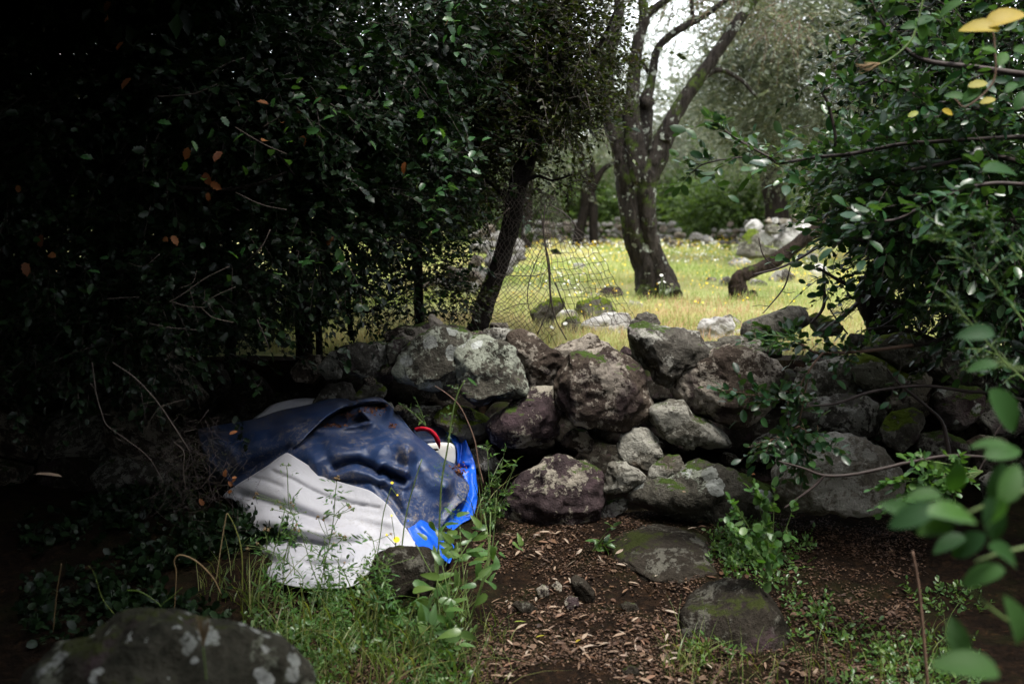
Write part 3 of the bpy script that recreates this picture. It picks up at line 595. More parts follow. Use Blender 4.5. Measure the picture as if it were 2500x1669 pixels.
for i in range(85):
    t = rng.uniform(0, len(line)-1.001); a = line[int(t)]; b_ = line[int(t)+1]; f = t-int(t); q = [a[j]*(1-f)+b_[j]*f for j in range(4)]
    put(rub_me[i % 6], rubble, q[0]+rng.normal(0, 30), q[1]+rng.uniform(-14, 26), q[2]*rng.uniform(.5, 1.2), q[3]+rng.uniform(-.4, .4))
for (px, py, r, Y) in [(1190,600,17,14),(1150,715,24,8.8),(1235,660,22,10),(1180,665,20,10),(1110,670,26,9.5),(1200,720,20,8.9),(1245,560,14,17)]:
    put(rub_me[int(px) % 6], rubble, px, py, r, Y)
far = empty('stone_wall', tuple(P(1500, 590, 21)), 'far low dry stone wall of small pale stones across the back of the meadow', 'stone wall')
far.location.z = LV
for row in range(4):
    x = 1285 + row*3
    while x < 1990:
        r = rng.uniform(6, 12); x += r*1.9
        if 1670 < x < 1740: continue
        top = 540 + (x > 1500)*(-4) + rng.uniform(-4, 4) + (12 if 1650 < x else 0)
        y = 592 - row*15 + rng.uniform(-4, 4)
        if y < top: continue
        put(rub_me[int(x) % 6], far, x, y, r, 21 + row*.08 + rng.uniform(-.2, .2) - (3.5 if x > 1760 else 0))
for (px, py, r) in [(1512,553,17),(1508,535,9),(1640,548,12),(1620,560,14),(1655,562,13),(1600,575,14),(1630,580,12),(1400,545,10),(1350,552,12)]:
    put(rub_me[int(px) % 6], far, px, py, r, 20.6)
for i, (px, py) in enumerate([(1660, 575), (1700, 580), (1725, 588), (1600, 592), (1560, 598), (1540, 590), (1650, 596), (1690, 600)]):
    o = tag(link('rock', rub_me[i % 6], None, None, P(px, py, 19)), ['small pale rock in the grass just right of the big olive trunk, farthest back', 'small pale rock midway between the big olive trunk and the boulder heap', 'small pale rock nearest the boulder heap, in front of the far wall', 'small pale rock close beside the big olive trunk', 'small pale rock to the left, half behind the big olive trunk', 'small pale rock at the left edge of the big olive trunk', 'small pale rock lowest in the grass right of the big olive trunk', 'small pale rock low in the grass towards the mossy mound'][i], 'rock', 'scattered rocks near the far wall'); s = rng.uniform(.08, .16); o.scale = (s*1.2, s, s*.8); o.rotation_euler[2] = i
# ------------------------------------------------------------------ trees
def stems(name, mat, parent, paths, sides=14, rough=.16, flute=.07, n=8, seed=0):
    mb = MB()
    for i, (V, r) in enumerate(paths):
        mb.add(*tube(V, r, sides if r.max() > .02 else 6, rough if r.max() > .012 else 0, seed+i, flute if r.max() > .02 else 0))
    return mb.build(name, M[mat], parent)
def q(pts, Y, n=8): return pathpx(pts, Y, 'Q', n)
def clumps(rng, c, r, ncl, ntw, sig=.28, shell=.55):
    """twig bases and outward directions gathered in clumps inside an ellipsoid"""
    c = np.array(c, float); r = np.array(r, float)
    u = unit(rng.normal(0, 1, (ncl, 3)))*(shell + (1-shell)*rng.random((ncl, 1)))*rng.uniform(.5, 1, (ncl, 1))**.3
    i = rng.integers(0, ncl, ntw); b = u[i] + rng.normal(0, sig, (ntw, 3))
    d = unit(b + rng.normal(0, .6, (ntw, 3)) + np.array((0, 0, -.1))); return c + b*r, d
def foliage(parent, mat, regions, tpl, seed, name='foliage', twigmat=None, flat=.6, thing=None, clip=None, split=0, nleafobj=None):
    rng = np.random.default_rng(seed); mb = MB(); tw = MB(); P_, F_, S_ = [], [], []
    for (c, r, ncl, ntw, k, L, ll) in regions:
        b, d = clumps(rng, c, r, ncl, ntw); Ls = L*rng.uniform(.5, 1.2, ntw)
        if clip is not None: m = clip(b); b, d, Ls = b[m], d[m], Ls[m]
        p, F, s = twig_leaves(b, d, Ls, k, ll, rng, flat); P_.append(p); F_.append(F); S_.append(s)
        if twigmat: add_twigs(tw, b, d, Ls, .0022*max(1, b[:, 1].mean()/5), rng)
    p, F, s = np.concatenate(P_), np.concatenate(F_), np.concatenate(S_)
    if clip is not None: m = clip(p); p, F, s = p[m], F[m], s[m]
    if split: p, F, s = split_leaves(parent, tpl, p, F, s, split, mat)
    if tpl is SPINY:                           # the deeper leaves, hidden behind the others, are simpler
        near = p[:, 1] < np.quantile(p[:, 1], .45); add_leaves(mb, SPINY_LOW, p[near], F[near], s[near], rng=rng); add_leaves(mb, TINY, p[~near], F[~near], s[~near], rng=rng)
    else: add_leaves(mb, tpl, p, F, s, rng=rng)
    o = mb.build(name, M[mat], parent); 
    if len(s) > 300 or name == 'foliage': o['kind'] = 'stuff'
    if twigmat and tw.n: t = tw.build('twigs', M[twigmat], parent); t['kind'] = 'stuff'
    return o
def project(p):
    d = p - np.array((0, 0, CAM_H)); f = np.array((0, cp, -sp_)); u = np.array((0, sp_, cp)); z = d@f
    return 1250 + FPX*d[:, 0]/z, 834.5 - FPX*(d@u)/z, z
def split_leaves(parent, tpl, p, F, s, n, mat, name='leaf'):
    """the leaves that show largest become objects of their own"""
    x, y, z = project(p); ok = (x > 0) & (x < 2500) & (y > 0) & (y < 1669) & (z > .2); sc_ = np.where(ok, s/np.maximum(z, .1)**1.6, 0)
    idx = np.argsort(-sc_)[:n]; idx = idx[sc_[idx] > 0]; me = leaf_mesh(tpl, mat); og = np.array(parent.location)
    for i in idx:
        o = bpy.data.objects.new(name, me); C.objects.link(o); o.parent = parent
        m = np.eye(4); m[:3, :3] = F[i]*s[i]; m[:3, 3] = p[i]-og; o.matrix_local = Matrix(m.tolist())
    k = np.ones(len(s), bool); k[idx] = False; return p[k], F[k], s[k]
_lm = {}
def leaf_mesh(tpl, mat):
    key = (id(tpl), mat)
    if key not in _lm: me = mesh_np('leaf', tpl[0], tpl[1]); me.materials.append(M[mat]); _lm[key] = me
    return _lm[key]

# main olive tree
ol = empty('olive_tree', tuple(P(1605, 722, 9.0)), 'old olive tree with a leaning lichened trunk and four spreading limbs in the meadow', 'tree'); ol.location.z = LV
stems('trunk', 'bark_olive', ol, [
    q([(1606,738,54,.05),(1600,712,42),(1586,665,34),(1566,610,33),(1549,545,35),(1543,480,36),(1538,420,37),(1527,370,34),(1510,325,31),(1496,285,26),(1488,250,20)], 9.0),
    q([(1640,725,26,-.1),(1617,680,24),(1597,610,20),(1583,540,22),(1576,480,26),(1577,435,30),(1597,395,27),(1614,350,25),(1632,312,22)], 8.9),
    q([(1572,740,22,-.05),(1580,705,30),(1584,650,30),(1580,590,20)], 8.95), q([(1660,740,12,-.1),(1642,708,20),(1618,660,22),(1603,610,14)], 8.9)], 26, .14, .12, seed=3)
for k, (pts, dy) in enumerate([
    ([(1498,290,22),(1488,255,20),(1482,222,18),(1484,180,15),(1492,120,14),(1507,60,13),(1512,0,12),(1515,-80,11)], 0),
    ([(1558,450,20),(1556,400,26),(1550,345,24),(1543,290,20),(1545,230,17),(1551,160,15),(1560,95,14),(1573,45,13),(1569,10,11),(1566,-20,10),(1560,-90,8)], -.08),
    ([(1570,62,8),(1580,38,10),(1605,15,9),(1635,-5,8),(1680,-40,6)], -.08),
    ([(1568,400,18),(1568,330,24),(1571,280,23),(1575,250,18),(1586,215,12),(1594,175,10.5),(1600,138,10),(1613,110,9),(1640,85,9),(1681,60,9),(1707,46,8),(1735,28,7),(1765,6,6),(1810,-30,5)], .06),
    ([(1696,55,4),(1689,20,5),(1686,-20,5)], .06),
    ([(1620,345,18),(1632,314,19),(1655,268,17.5),(1690,215,16.5),(1722,170,15.5),(1748,132,14.5),(1780,85,14),(1812,38,13),(1840,0,12),(1885,-60,10)], -.12),
    ([(1718,192,4),(1742,174,6.5),(1765,172,6),(1791,184,5.5),(1815,200,5),(1834,222,4),(1851,241,3)], -.12),
    ([(1490,240,8),(1468,190,11),(1470,110,10),(1505,40,9),(1520,-30,8)], .2),
    ([(1545,330,6),(1530,280,6),(1520,240,4)], .15), ([(1592,190,4),(1572,160,5),(1555,130,4)], .1), ([(1588,262,14),(1578,246,17),(1572,234,12)], -.02)]):
    stems('limb', 'bark_olive', ol, [q(pts, 8.98+dy)], 16, .13, .06, seed=20+k)
def PX(px, py, Y, r): return (P(px, py, Y), r)
def reg(px, py, Y, r, ncl, ntw, k, L, ll):
    return (P(px, py, Y), r, ncl, ntw, k, L, ll)
foliage(ol, 'leaf_olive', [
    reg(1760, -60, 9.2, (.9, .7, .35), 14, 260, 16, .30, .055), reg(1450, 60, 9.6, (.35, .5, .7), 12, 230, 16, .28, .055),
    reg(1620, -220, 9.3, (2.6, 1.8, .6), 24, 420, 16, .30, .06), reg(1880, 30, 9.6, (.55, .5, .35), 10, 200, 16, .28, .055),
    reg(1500, 300, 9.6, (.15, .2, .12), 4, 26, 12, .16, .045)], TINYN, 31, name='crown', twigmat='twig_brown')

# leaning log
lg = empty('leaning_log', tuple(P(1806, 732, 8.7)), 'thick dark log bent over from a short stump, its upper end lost in the shrub', 'tree'); lg.location.z = LV
stems('trunk', 'bark_brown', lg, [q([(1806,735,22,.0),(1803,705,20),(1803,680,18),(1825,668,16),(1852,658,15),(1882,644,16),(1918,620,17),(1956,590,17),(2000,556,16),(2040,520,14)], 8.7)], 18, .16, .12, seed=50)
stems('stump', 'bark_dark', lg, [q([(1800,742,20),(1800,712,22),(1801,688,20)], 8.75), q([(1838,742,17),(1836,722,15),(1830,712,9)], 8.8)], 14, .2, .1, seed=52)
# leaning dark trunk with fine-leaved crown
lt = empty('leaning_tree', tuple(P(1165, 812, 5.35)), 'dark slanting tree trunk rising from the wall, its fine dark crown hiding the top', 'tree')
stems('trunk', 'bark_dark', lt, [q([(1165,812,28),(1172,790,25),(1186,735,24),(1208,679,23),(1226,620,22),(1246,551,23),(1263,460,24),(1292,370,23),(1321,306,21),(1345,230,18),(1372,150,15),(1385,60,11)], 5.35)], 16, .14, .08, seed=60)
for k_, w_ in enumerate([q([(1335,262,10),(1290,200,8),(1230,140,6),(1180,60,4)], 5.35), q([(1350,220,10),(1410,170,7),(1470,100,5),(1500,30,3)], 5.3),
    q([(1262,455,7),(1310,430,4),(1350,440,3),(1400,425,2)], 5.3), q([(1245,500,5),(1200,450,4),(1150,430,3)], 5.35)]): stems('limb', 'bark_dark', lt, [w_], 10, .1, .05, seed=61+k_)
foliage(lt, 'leaf_fine', [
    reg(1270, 90, 5.5, (.46, .5, .45), 30, 2400, 11, .14, .031), reg(1150, 250, 5.6, (.35, .45, .42), 20, 1700, 11, .14, .032),
    reg(1375, 130, 5.5, (.20, .3, .45), 16, 1000, 9, .13, .031), reg(1350, 300, 5.4, (.30, .25, .14), 8, 300, 9, .12, .026),
    reg(1365, 440, 5.3, (.13, .1, .07), 4, 42, 8, .1, .024), reg(1190, 400, 5.5, (.26, .3, .18), 8, 330, 10, .13, .028),
    reg(1080, 460, 5.6, (.3, .3, .25), 9, 380, 10, .14, .03), reg(1060, 640, 5.3, (.20, .18, .10), 6, 100, 9, .11, .026), reg(1150, 720, 5.25, (.16, .12, .08), 5, 95, 8, .09, .024)], TINY, 32, name='crown', twigmat='twig_dark')

foliage(lt, 'leaf_fine', [reg(1020, 40, 6.6, (.9, .5, .75), 26, 1500, 10, .18, .045)], TINY, 33, name='shaded_foliage')
# trees across the meadow
def far_tree(label, px, py, Y, paths, regs, mat='leaf_olive', bark='bark_dark', seed=0, group='olive trees beyond the meadow', tpl=TINYN):
    t = empty('olive_tree', tuple(P(px, py, Y)), label, 'tree', group); t.location.z = LV
    stems('trunk', bark, t, [q(p_, Y) for p_ in paths], 10, .12, .06, seed=seed)
    if regs: foliage(t, mat, regs, tpl, seed, name='crown', twigmat=None)
    return t
far_tree('slender twin-stemmed olive tree before the far wall, left of the big olive', 1430, 598, 19, [
    [(1409,600,15),(1415,560,13),(1426,517,12),(1430,470,13),(1432,445,12),(1420,410,10),(1417,383,9),(1405,340,7),(1415,290,5),(1412,240,4)],
    [(1450,600,12),(1449,550,11),(1447,500,12),(1440,455,10),(1447,415,7),(1440,380,6),(1430,350,4)],
    [(1445,465,9),(1462,430,8),(1476,412,7),(1500,395,4)], [(1430,395,5),(1405,375,4),(1380,350,3)]],
    [reg(1400, 300, 19.5, (1.0, .8, .9), 24, 900, 14, .4, .08), reg(1480, 380, 20, (.5, .5, .5), 10, 240, 14, .4, .08)], seed=70)
far_tree('dark straight trunk directly behind the leaning trunk', 1284, 600, 18, [[(1284,605,15),(1286,550,13),(1289,480,12),(1296,400,10),(1300,320,8)]],
    [reg(1300, 330, 18.5, (1.3, .8, 1.1), 24, 900, 14, .4, .08)], seed=71)
far_tree('forked dark olive tree standing behind the boulder heap', 1893, 548, 17, [
    [(1896,560,26),(1889,500,22),(1880,455,21),(1870,410,17),(1858,370,12),(1835,335,8),(1810,300,6)],
    [(1915,545,14),(1905,480,13),(1890,420,13),(1895,370,10),(1905,320,7)], [(1985,545,14),(1990,470,12),(1975,400,10),(1950,350,8),(1930,300,6)]],
    [reg(1850, 250, 20, (1.6, 1.2, 1.4), 34, 1800, 14, .42, .085), reg(2050, 180, 17, (1.6, 1.2, 1.5), 34, 2000, 14, .4, .08)], seed=72)
far_tree('pale ragged trunk beyond the far wall, just right of the big olive', 1608, 545, 26, [[(1610,548,17),(1606,500,13),(1600,440,10),(1604,380,7)]],
    [reg(1640, 330, 26, (1.6, 1.0, 1.3), 26, 1300, 14, .5, .10)], bark='bark_grey', seed=73)
far_tree('broad grey-leaved olive tree filling the view right of the big limb', 2040, 560, 14.5, [[(2040,600,20),(2050,500,18),(2040,400,14),(2010,300,10)]],
    [reg(1890, 60, 13.5, (.95, 1.0, .75), 34, 1300, 15, .36, .10), reg(1820, 230, 14.5, (.7, .7, .6), 22, 1000, 15, .36, .085), reg(2040, 190, 13, (.75, .9, .9), 26, 1050, 15, .36, .085), reg(1990, 360, 15, (.8, .6, .45), 14, 600, 15, .36, .085), reg(2180, 330, 14, (.8, .8, .8), 20, 900, 15, .36, .085), reg(2200, 60, 13, (.8, .8, .6), 20, 900, 15, .36, .085)], seed=74)
far_tree('pale hazy olive crown seen through the fork of the big olive', 1700, 560, 30, [[(1700,560,12),(1705,480,10),(1712,420,8)]],
    [reg(1740, 350, 30, (2.0, 1.4, 1.2), 26, 1200, 14, .55, .12), reg(1560, 330, 32, (1.6, 1.2, 1.6), 24, 1000, 14, .55, .12), reg(1520, 210, 26, (.8, .8, .9), 14, 420, 14, .5, .10), reg(1690, 250, 27, (.9, .8, .9), 14, 460, 14, .5, .10), reg(1650, 90, 25, (1.0, .8, .7), 14, 330, 13, .5, .10)], bark='bark_grey', seed=75)
def shrub(label, regs, seed, mat='leaf_far', tpl=TINY, name='bush', group=None, base=None, twig=None, cat='bush', split=0, stem_paths=None, bark='bark_dark', clip=None, fl='foliage'):
    c = np.mean([r[0] for r in regs], axis=0) if base is None else np.array(base)
    e = empty(name, (c[0], c[1], base[2] if base is not None else LV), label, cat, group)
    if stem_paths: stems('stem', bark, e, stem_paths, 8, .08, .04, seed=seed)
    foliage(e, mat, regs, tpl, seed, name=fl, twigmat=twig, split=split, clip=clip); return e
for i, (px, py, Y, r, lab) in enumerate([(1200,500,24,(1.8,1,1.1),'bright green bush behind the leaning trunk'),(1360,490,24,(1.6,1,1.1),'bright green bush behind the twin-stemmed olive'),
    (1500,520,25,(1.4,1,.8),'green bush just left of the big olive trunk'),(1730,490,25,(1.5,1,1.0),'dark green bush right of the big olive trunk'),(1850,500,26,(1.6,1,1.0),'dark green bush behind the boulder heap'),
    (2050,480,25,(2.2,1,1.2),'dark bush behind the leaning log'),(1000,480,22,(2.2,1.2,1.4),'green bush at the far left of the meadow'),(1650,510,27,(1.0,.8,.7),'low bush behind the pale ragged trunk'),(2350,480,22,(2.6,1.2,1.6),'dark bush at the far right of the meadow'),(1790,515,22,(1.1,.7,.75),'low dark bush left of the boulder heap')]):
    shrub(lab, [(P(px, py, Y) + np.array((0, 0, -.1)), r, 26, 1500, 12, .4, .10 if i != 3 else .09)], 90+i)
    
# evergreen wood closing the view behind everything
rng = np.random.default_rng(12); wd = MB()
for i in range(26):
    x = -22 + i*1.75 + rng.uniform(-.6, .6); yy = 40 + rng.uniform(-3, 3)
    hgt = 3.0 + (1.6 if not (4.0 < x < 8.5) else 0) + rng.uniform(-.4, .4); b, d = clumps(rng, (x, yy, LV+hgt*.5), (1.7, 1.2, hgt*.55), 20, 650)
    p, F, s = twig_leaves(b, d, .6*rng.uniform(.5, 1.2, len(b)), 6, .26, rng); add_leaves(wd, TINY, p, F, s, rng=rng)
tag(wd.build('distant_wood', M['leaf_far']), 'evergreen wood closing the view beyond the far wall', 'wood', kind='stuff')
# ------------------------------------------------------------------ holm oak thicket on the left, unseen trees added round the viewer to cut light
def clip_left(p):
    x, y, z = project(p); return ~((z > .1) & (z < 3.0) & (x > -100) & (x < 2600) & (y > -60) & (y < 1800))
def clip_over(p):
    x, y, z = project(p); return ~((z > .1) & (z < 5.4) & (x > -100) & (x < 2600) & (y > -90) & (y < 1800) & ~((x < 560) & (z > 3.6)))
oak = empty('holm_oak', (-1.9, 4.6, 0), 'dense dark evergreen oak thicket with spiny leaves filling the left of the view', 'tree')
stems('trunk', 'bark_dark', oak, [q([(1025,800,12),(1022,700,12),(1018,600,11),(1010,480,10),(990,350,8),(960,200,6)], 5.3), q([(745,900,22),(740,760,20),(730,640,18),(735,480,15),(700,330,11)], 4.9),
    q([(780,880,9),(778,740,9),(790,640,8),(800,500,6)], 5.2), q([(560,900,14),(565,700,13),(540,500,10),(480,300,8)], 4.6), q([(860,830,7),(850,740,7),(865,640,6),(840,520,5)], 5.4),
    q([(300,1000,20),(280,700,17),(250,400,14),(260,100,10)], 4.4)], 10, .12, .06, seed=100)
for k, (pts, Y) in enumerate([([(320,308,7),(450,306,6),(585,305,6),(620,335,5),(680,380,4),(720,430,3)], 4.0), ([(360,450,5),(470,460,5),(560,462,5),(640,445,4),(700,420,3)], 3.9),
    ([(585,305,5),(640,280,5),(700,262,4)], 4.0), ([(960,210,7),(900,150,6),(860,60,5)], 5.2), ([(1010,480,6),(930,420,5),(880,380,4)], 5.0), ([(620,640,4),(560,690,4),(420,720,3)], 4.0),
    ([(1020,650,5),(960,690,4),(880,660,3)], 5.2), ([(780,740,6),(900,760,4),(980,700,3)], 5.2)]):
    stems('limb', 'bark_dark', oak, [q(pts, Y)], 8, .1, 0, seed=110+k)
tw = MB(); rg = np.random.default_rng(8)
for (pts, Y) in [([(385,236,2),(420,234,1.6),(478,228,1.6),(530,205,1)], 3.7), ([(573,310,1.6),(640,350,1.3),(700,376,1)], 3.7), ([(640,312,1.5),(672,292,1.2),(690,285,.8)], 3.8), ([(575,470,1.5),(640,500,1.2),(700,512,.9)], 3.8),
    ([(410,738,1.8),(440,722,1.5),(500,680,1.3),(560,650,1)], 3.7), ([(415,735,1.5),(460,748,1.2),(500,750,.8)], 3.7), ([(490,745,1.4),(530,720,1.2),(575,700,.8)], 3.8), ([(490,750,1.4),(520,775,1.2),(570,787,.8)], 3.7), ([(435,705,1.2),(470,690,1),(480,660,.6)], 3.75),
    ([(365,790,1.4),(420,800,1.2),(480,805,.8)], 3.7), ([(260,729,1.5),(300,727,1.2),(340,724,.8)], 3.7), ([(660,560,1.4),(640,600,1.2),(600,640,.8)], 3.8), ([(390,620,1.4),(350,650,1),(310,640,.7)], 3.7), ([(470,745,1.2),(478,770,1),(484,790,.7)], 3.72)]:
    tw.add(*tube(*q(pts, Y, 4), 4))
t_ = tw.build('bare_twigs', M['twig_pale'], oak); t_['kind'] = 'stuff'
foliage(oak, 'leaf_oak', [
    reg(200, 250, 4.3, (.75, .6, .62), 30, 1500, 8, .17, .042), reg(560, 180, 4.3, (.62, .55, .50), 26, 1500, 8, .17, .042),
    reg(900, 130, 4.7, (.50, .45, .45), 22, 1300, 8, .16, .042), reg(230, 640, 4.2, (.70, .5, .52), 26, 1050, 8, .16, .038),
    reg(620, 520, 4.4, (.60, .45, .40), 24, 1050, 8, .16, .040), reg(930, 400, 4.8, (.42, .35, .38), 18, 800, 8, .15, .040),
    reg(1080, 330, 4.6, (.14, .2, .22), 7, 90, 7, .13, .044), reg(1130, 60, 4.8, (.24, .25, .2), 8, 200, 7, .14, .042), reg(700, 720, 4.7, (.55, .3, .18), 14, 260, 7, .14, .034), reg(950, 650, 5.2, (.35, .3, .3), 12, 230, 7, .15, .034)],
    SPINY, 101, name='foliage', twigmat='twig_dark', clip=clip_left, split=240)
foliage(oak, 'leaf_oak', [   # unseen crown overhead and side masses added to block light, thicket behind
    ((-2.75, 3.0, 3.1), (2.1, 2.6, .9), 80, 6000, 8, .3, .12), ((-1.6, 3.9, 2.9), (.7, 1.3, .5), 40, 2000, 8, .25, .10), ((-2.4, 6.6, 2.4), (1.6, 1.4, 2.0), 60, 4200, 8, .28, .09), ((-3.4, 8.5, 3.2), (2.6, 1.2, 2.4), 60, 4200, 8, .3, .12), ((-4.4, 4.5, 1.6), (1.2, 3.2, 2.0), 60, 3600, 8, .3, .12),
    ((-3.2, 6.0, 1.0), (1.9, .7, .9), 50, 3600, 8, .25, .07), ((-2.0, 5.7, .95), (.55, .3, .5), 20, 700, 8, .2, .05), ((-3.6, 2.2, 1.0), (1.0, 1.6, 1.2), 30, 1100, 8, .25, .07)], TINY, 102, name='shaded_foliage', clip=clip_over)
dl = MB(); p = []; F = []
for (px, py) in [(500,420),(515,445),(508,470),(420,575),(400,580),(725,270),(655,255),(540,370),(100,605),(120,620),(270,5),(262,40),(640,345),(740,330),(285,125),(320,190),(800,600),(780,250),(45,470),(60,640),(560,1060),(690,300),(1090,60),(990,395),(460,360),(450,380)]:
    p.append(P(px, py, 3.62 + rg.uniform(-.05, .15)) if px < 700 else P(px, py, 4.1))
p = np.array(p); F = frames(rg.normal(0, 1, (len(p), 3)), np.array((0, -1.2, .5)) + rg.normal(0, .4, (len(p), 3)))
split_leaves(oak, SPINY, p, F, rg.uniform(.03, .055, len(p)), 40, 'leaf_dry', 'dead_leaf')
p = []; F = []   # oak leaves in a lighter green that imitates catching the light
for (cx, cy, n_, sx, sy, Y_) in [(1085,400,22,45,45,4.1),(1140,70,18,50,45,4.2),(900,110,16,60,40,4.1),(1030,330,14,50,50,4.1),(760,210,12,90,50,3.7),(560,350,10,90,50,3.6),(640,650,9,90,40,3.6),(1060,500,12,40,50,4.3),(820,620,8,60,40,4.0),(400,420,8,90,70,3.55),(960,230,14,80,50,4.1),(200,640,6,80,60,3.5)]:
    for _ in range(n_): p.append(P(cx+rg.normal(0, sx), cy+rg.normal(0, sy), Y_+rg.uniform(-.15, .15)))
p = np.array(p); F = frames(rg.normal(0, 1, (len(p), 3))*np.array((1, .5, .7)), np.array((.1, -.5, 1.0)) + rg.normal(0, .45, (len(p), 3)))
split_leaves(oak, SPINY, p, F, rg.uniform(.032, .052, len(p)), 160, 'leaf_lit')

def added_shade_tree(label, trunk, regs, seed, group='unseen trees added around the viewer for shade'):  # unseen crowns put in to keep sky light off the foreground
    t = empty('added_shade_tree', trunk[0], label, 'tree', group); mb = MB(); W = spline([list(a)+[r] for a, r in zip(trunk, np.linspace(.14, .05, len(trunk)))], 6)
    mb.add(*tube(W[:, :3], W[:, 3], 10, .1, seed)); mb.build('trunk', M['bark_dark'], t)
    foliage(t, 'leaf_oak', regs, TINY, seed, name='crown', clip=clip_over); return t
added_shade_tree('unseen tree added just behind the viewer to cut light', [(-1.2,-1.6,0),(-1.0,-1.5,1.6),(-.4,-1.2,3.2)], [((-1.9, -1.2, 3.8), (2.6, 2.4, .9), 90, 7000, 8, .3, .13), ((-1.9, 1.1, 3.2), (1.5, 1.3, .6), 50, 3000, 8, .3, .11)], 201)
added_shade_tree('unseen tree added further behind the viewer to cut light', [(1.5,-4.5,0),(1.4,-4.6,1.6),(1.0,-4.4,3.2)], [((0, -4.8, 2.2), (5.5, 1.6, 2.6), 110, 8000, 8, .34, .15)], 202)
added_shade_tree('unseen tree added to the left of the viewer to cut light', [(-4.6,.2,0),(-4.4,.4,1.6),(-4.0,.8,3.2)], [((-4.6, .4, 2.4), (1.4, 3.2, 2.4), 90, 6000, 8, .32, .14)], 203)
added_shade_tree('unseen tree added to the right of the viewer to cut light', [(4.4,.6,0),(4.2,.8,1.6),(3.8,1.2,3.2)], [((4.6, 1.0, 2.3), (1.4, 4.2, 2.5), 90, 6500, 8, .32, .14), ((3.9, 2.4, 3.2), (1.2, 2.0, .7), 50, 3400, 8, .3, .11)], 204)

# ------------------------------------------------------------------ wire netting
net = MB(); wr = .0014
def wires(Lp, Rp, nv, nh, Y, rng, skew=0.0, diag=False, wob=9.0):
    L_ = spline(Lp, 10); R_ = spline(Rp, 10); L_ = L_[np.linspace(0, len(L_)-1, 90).astype(int)]; R_ = R_[np.linspace(0, len(R_)-1, 90).astype(int)]
    def at(u, v):
        v = min(max(v, 0), 1)*89; i = int(v); f = v-i; j = min(i+1, 89); a = L_[i]*(1-f)+L_[j]*f; b = R_[i]*(1-f)+R_[j]*f; sag = 14*math.sin(u*3.1)*v/89
        x, y = a[0]*(1-u)+b[0]*u, a[1]*(1-u)+b[1]*u + sag*.4
        return P(x + wob*n2(x, y, .05, 3), y + wob*n2(x, y, .05, 9), Y + .05*math.sin(x*.02+y*.013) + .03*n2(x, y, .01, 2))
    lines = []
    if not diag:
        for i in range(nv+1): lines.append([at(i/nv, t) for t in np.linspace(0, 1, nh*2+1)])
        for j in range(nh+1): lines.append([at(t, j/nh) for t in np.linspace(0, 1, nv*2+1)])
    else:
        for s_ in (1, -1):
            for i in range(-nh, nv+1) if s_ == 1 else range(0, nv+nh+1):
                l = [at(u, v) for v in np.linspace(0, 1, nh*2+1) for u in [(i + s_*v*nh)/nv] if 0 <= u <= 1]
                if len(l) > 1: lines.append(l)
    for l in lines: net.add(*tube(np.array(l), wr, 4, cap=False))
rg = np.random.default_rng(4)
wires(cv('E', [(860,-150),(868,100),(900,400),(960,650),(1040,850),(1120,1120)]), cv('E', [(960,-110),(1090,80),(1290,300),(1490,570),(1620,830),(1790,1130)]), 11, 17, 5.15, rg)
wires(cv('E', [(480,-200),(440,200),(420,600),(380,900),(360,1100)]), cv('E', [(860,-150),(868,100),(900,400),(960,650),(1000,950),(1000,1340)]), 11, 24, 5.2, rg, diag=True)
wires(cv('Q', [(760,480),(770,560),(790,640),(800,720),(810,800)]), cv('Q', [(1225,450),(1210,530),(1200,620),(1195,730),(1190,800)]), 22, 15, 5.4, rg, diag=True)
net2 = net; net = MB()
wires(cv('L', [(1120,640),(1110,700),(1100,760)]), cv('L', [(1290,580),(1290,640),(1270,720)]), 5, 5, 5.6, rg, diag=True)
tag(net.build('wire_netting', M['wire'], origin=tuple(P(2060, 760, 5.6))), 'small scrap of wire netting left of the dark trunk on the right', 'netting'); net = net2
for pts in [[(905,0,2),(890,200,2),(910,420,2),(940,640,3),(955,850,3),(1000,1080,2),(1110,1290,2)], [(870,100,2),(900,350,2),(945,560,2),(950,800,3),(945,960,2),(830,1240,1.5)], [(380,500,1.5),(400,650,1),(760,680,1.5),(900,655,1.5)],
            [(860,430,1.2),(760,700,1.5),(735,900,1.5),(770,1050,1.2)], [(1000,740,2),(1060,900,2.4),(1110,1010,2),(1180,1130,1.5)], [(500,1010,1),(650,950,1.5),(780,940,1),(830,900,1)], [(320,60,2),(390,330,1.6),(420,480,1)], [(560,30,2),(470,130,1.6),(350,300,1.2),(300,420,1)], [(950,0,1.6),(1100,90,1.6),(1190,190,2.2),(1200,215,1.2)]]:
    W, r = pathpx([(a, b, c*.8) for a, b, c in pts], 5.12, 'E', 6); net.add(*tube(W, r, 4))
tag(net.build('wire_netting', M['wire'], origin=tuple(P(1300, 800, 5.15))), 'torn rusty wire netting hung with dry vines, sagging above the wall', 'netting')

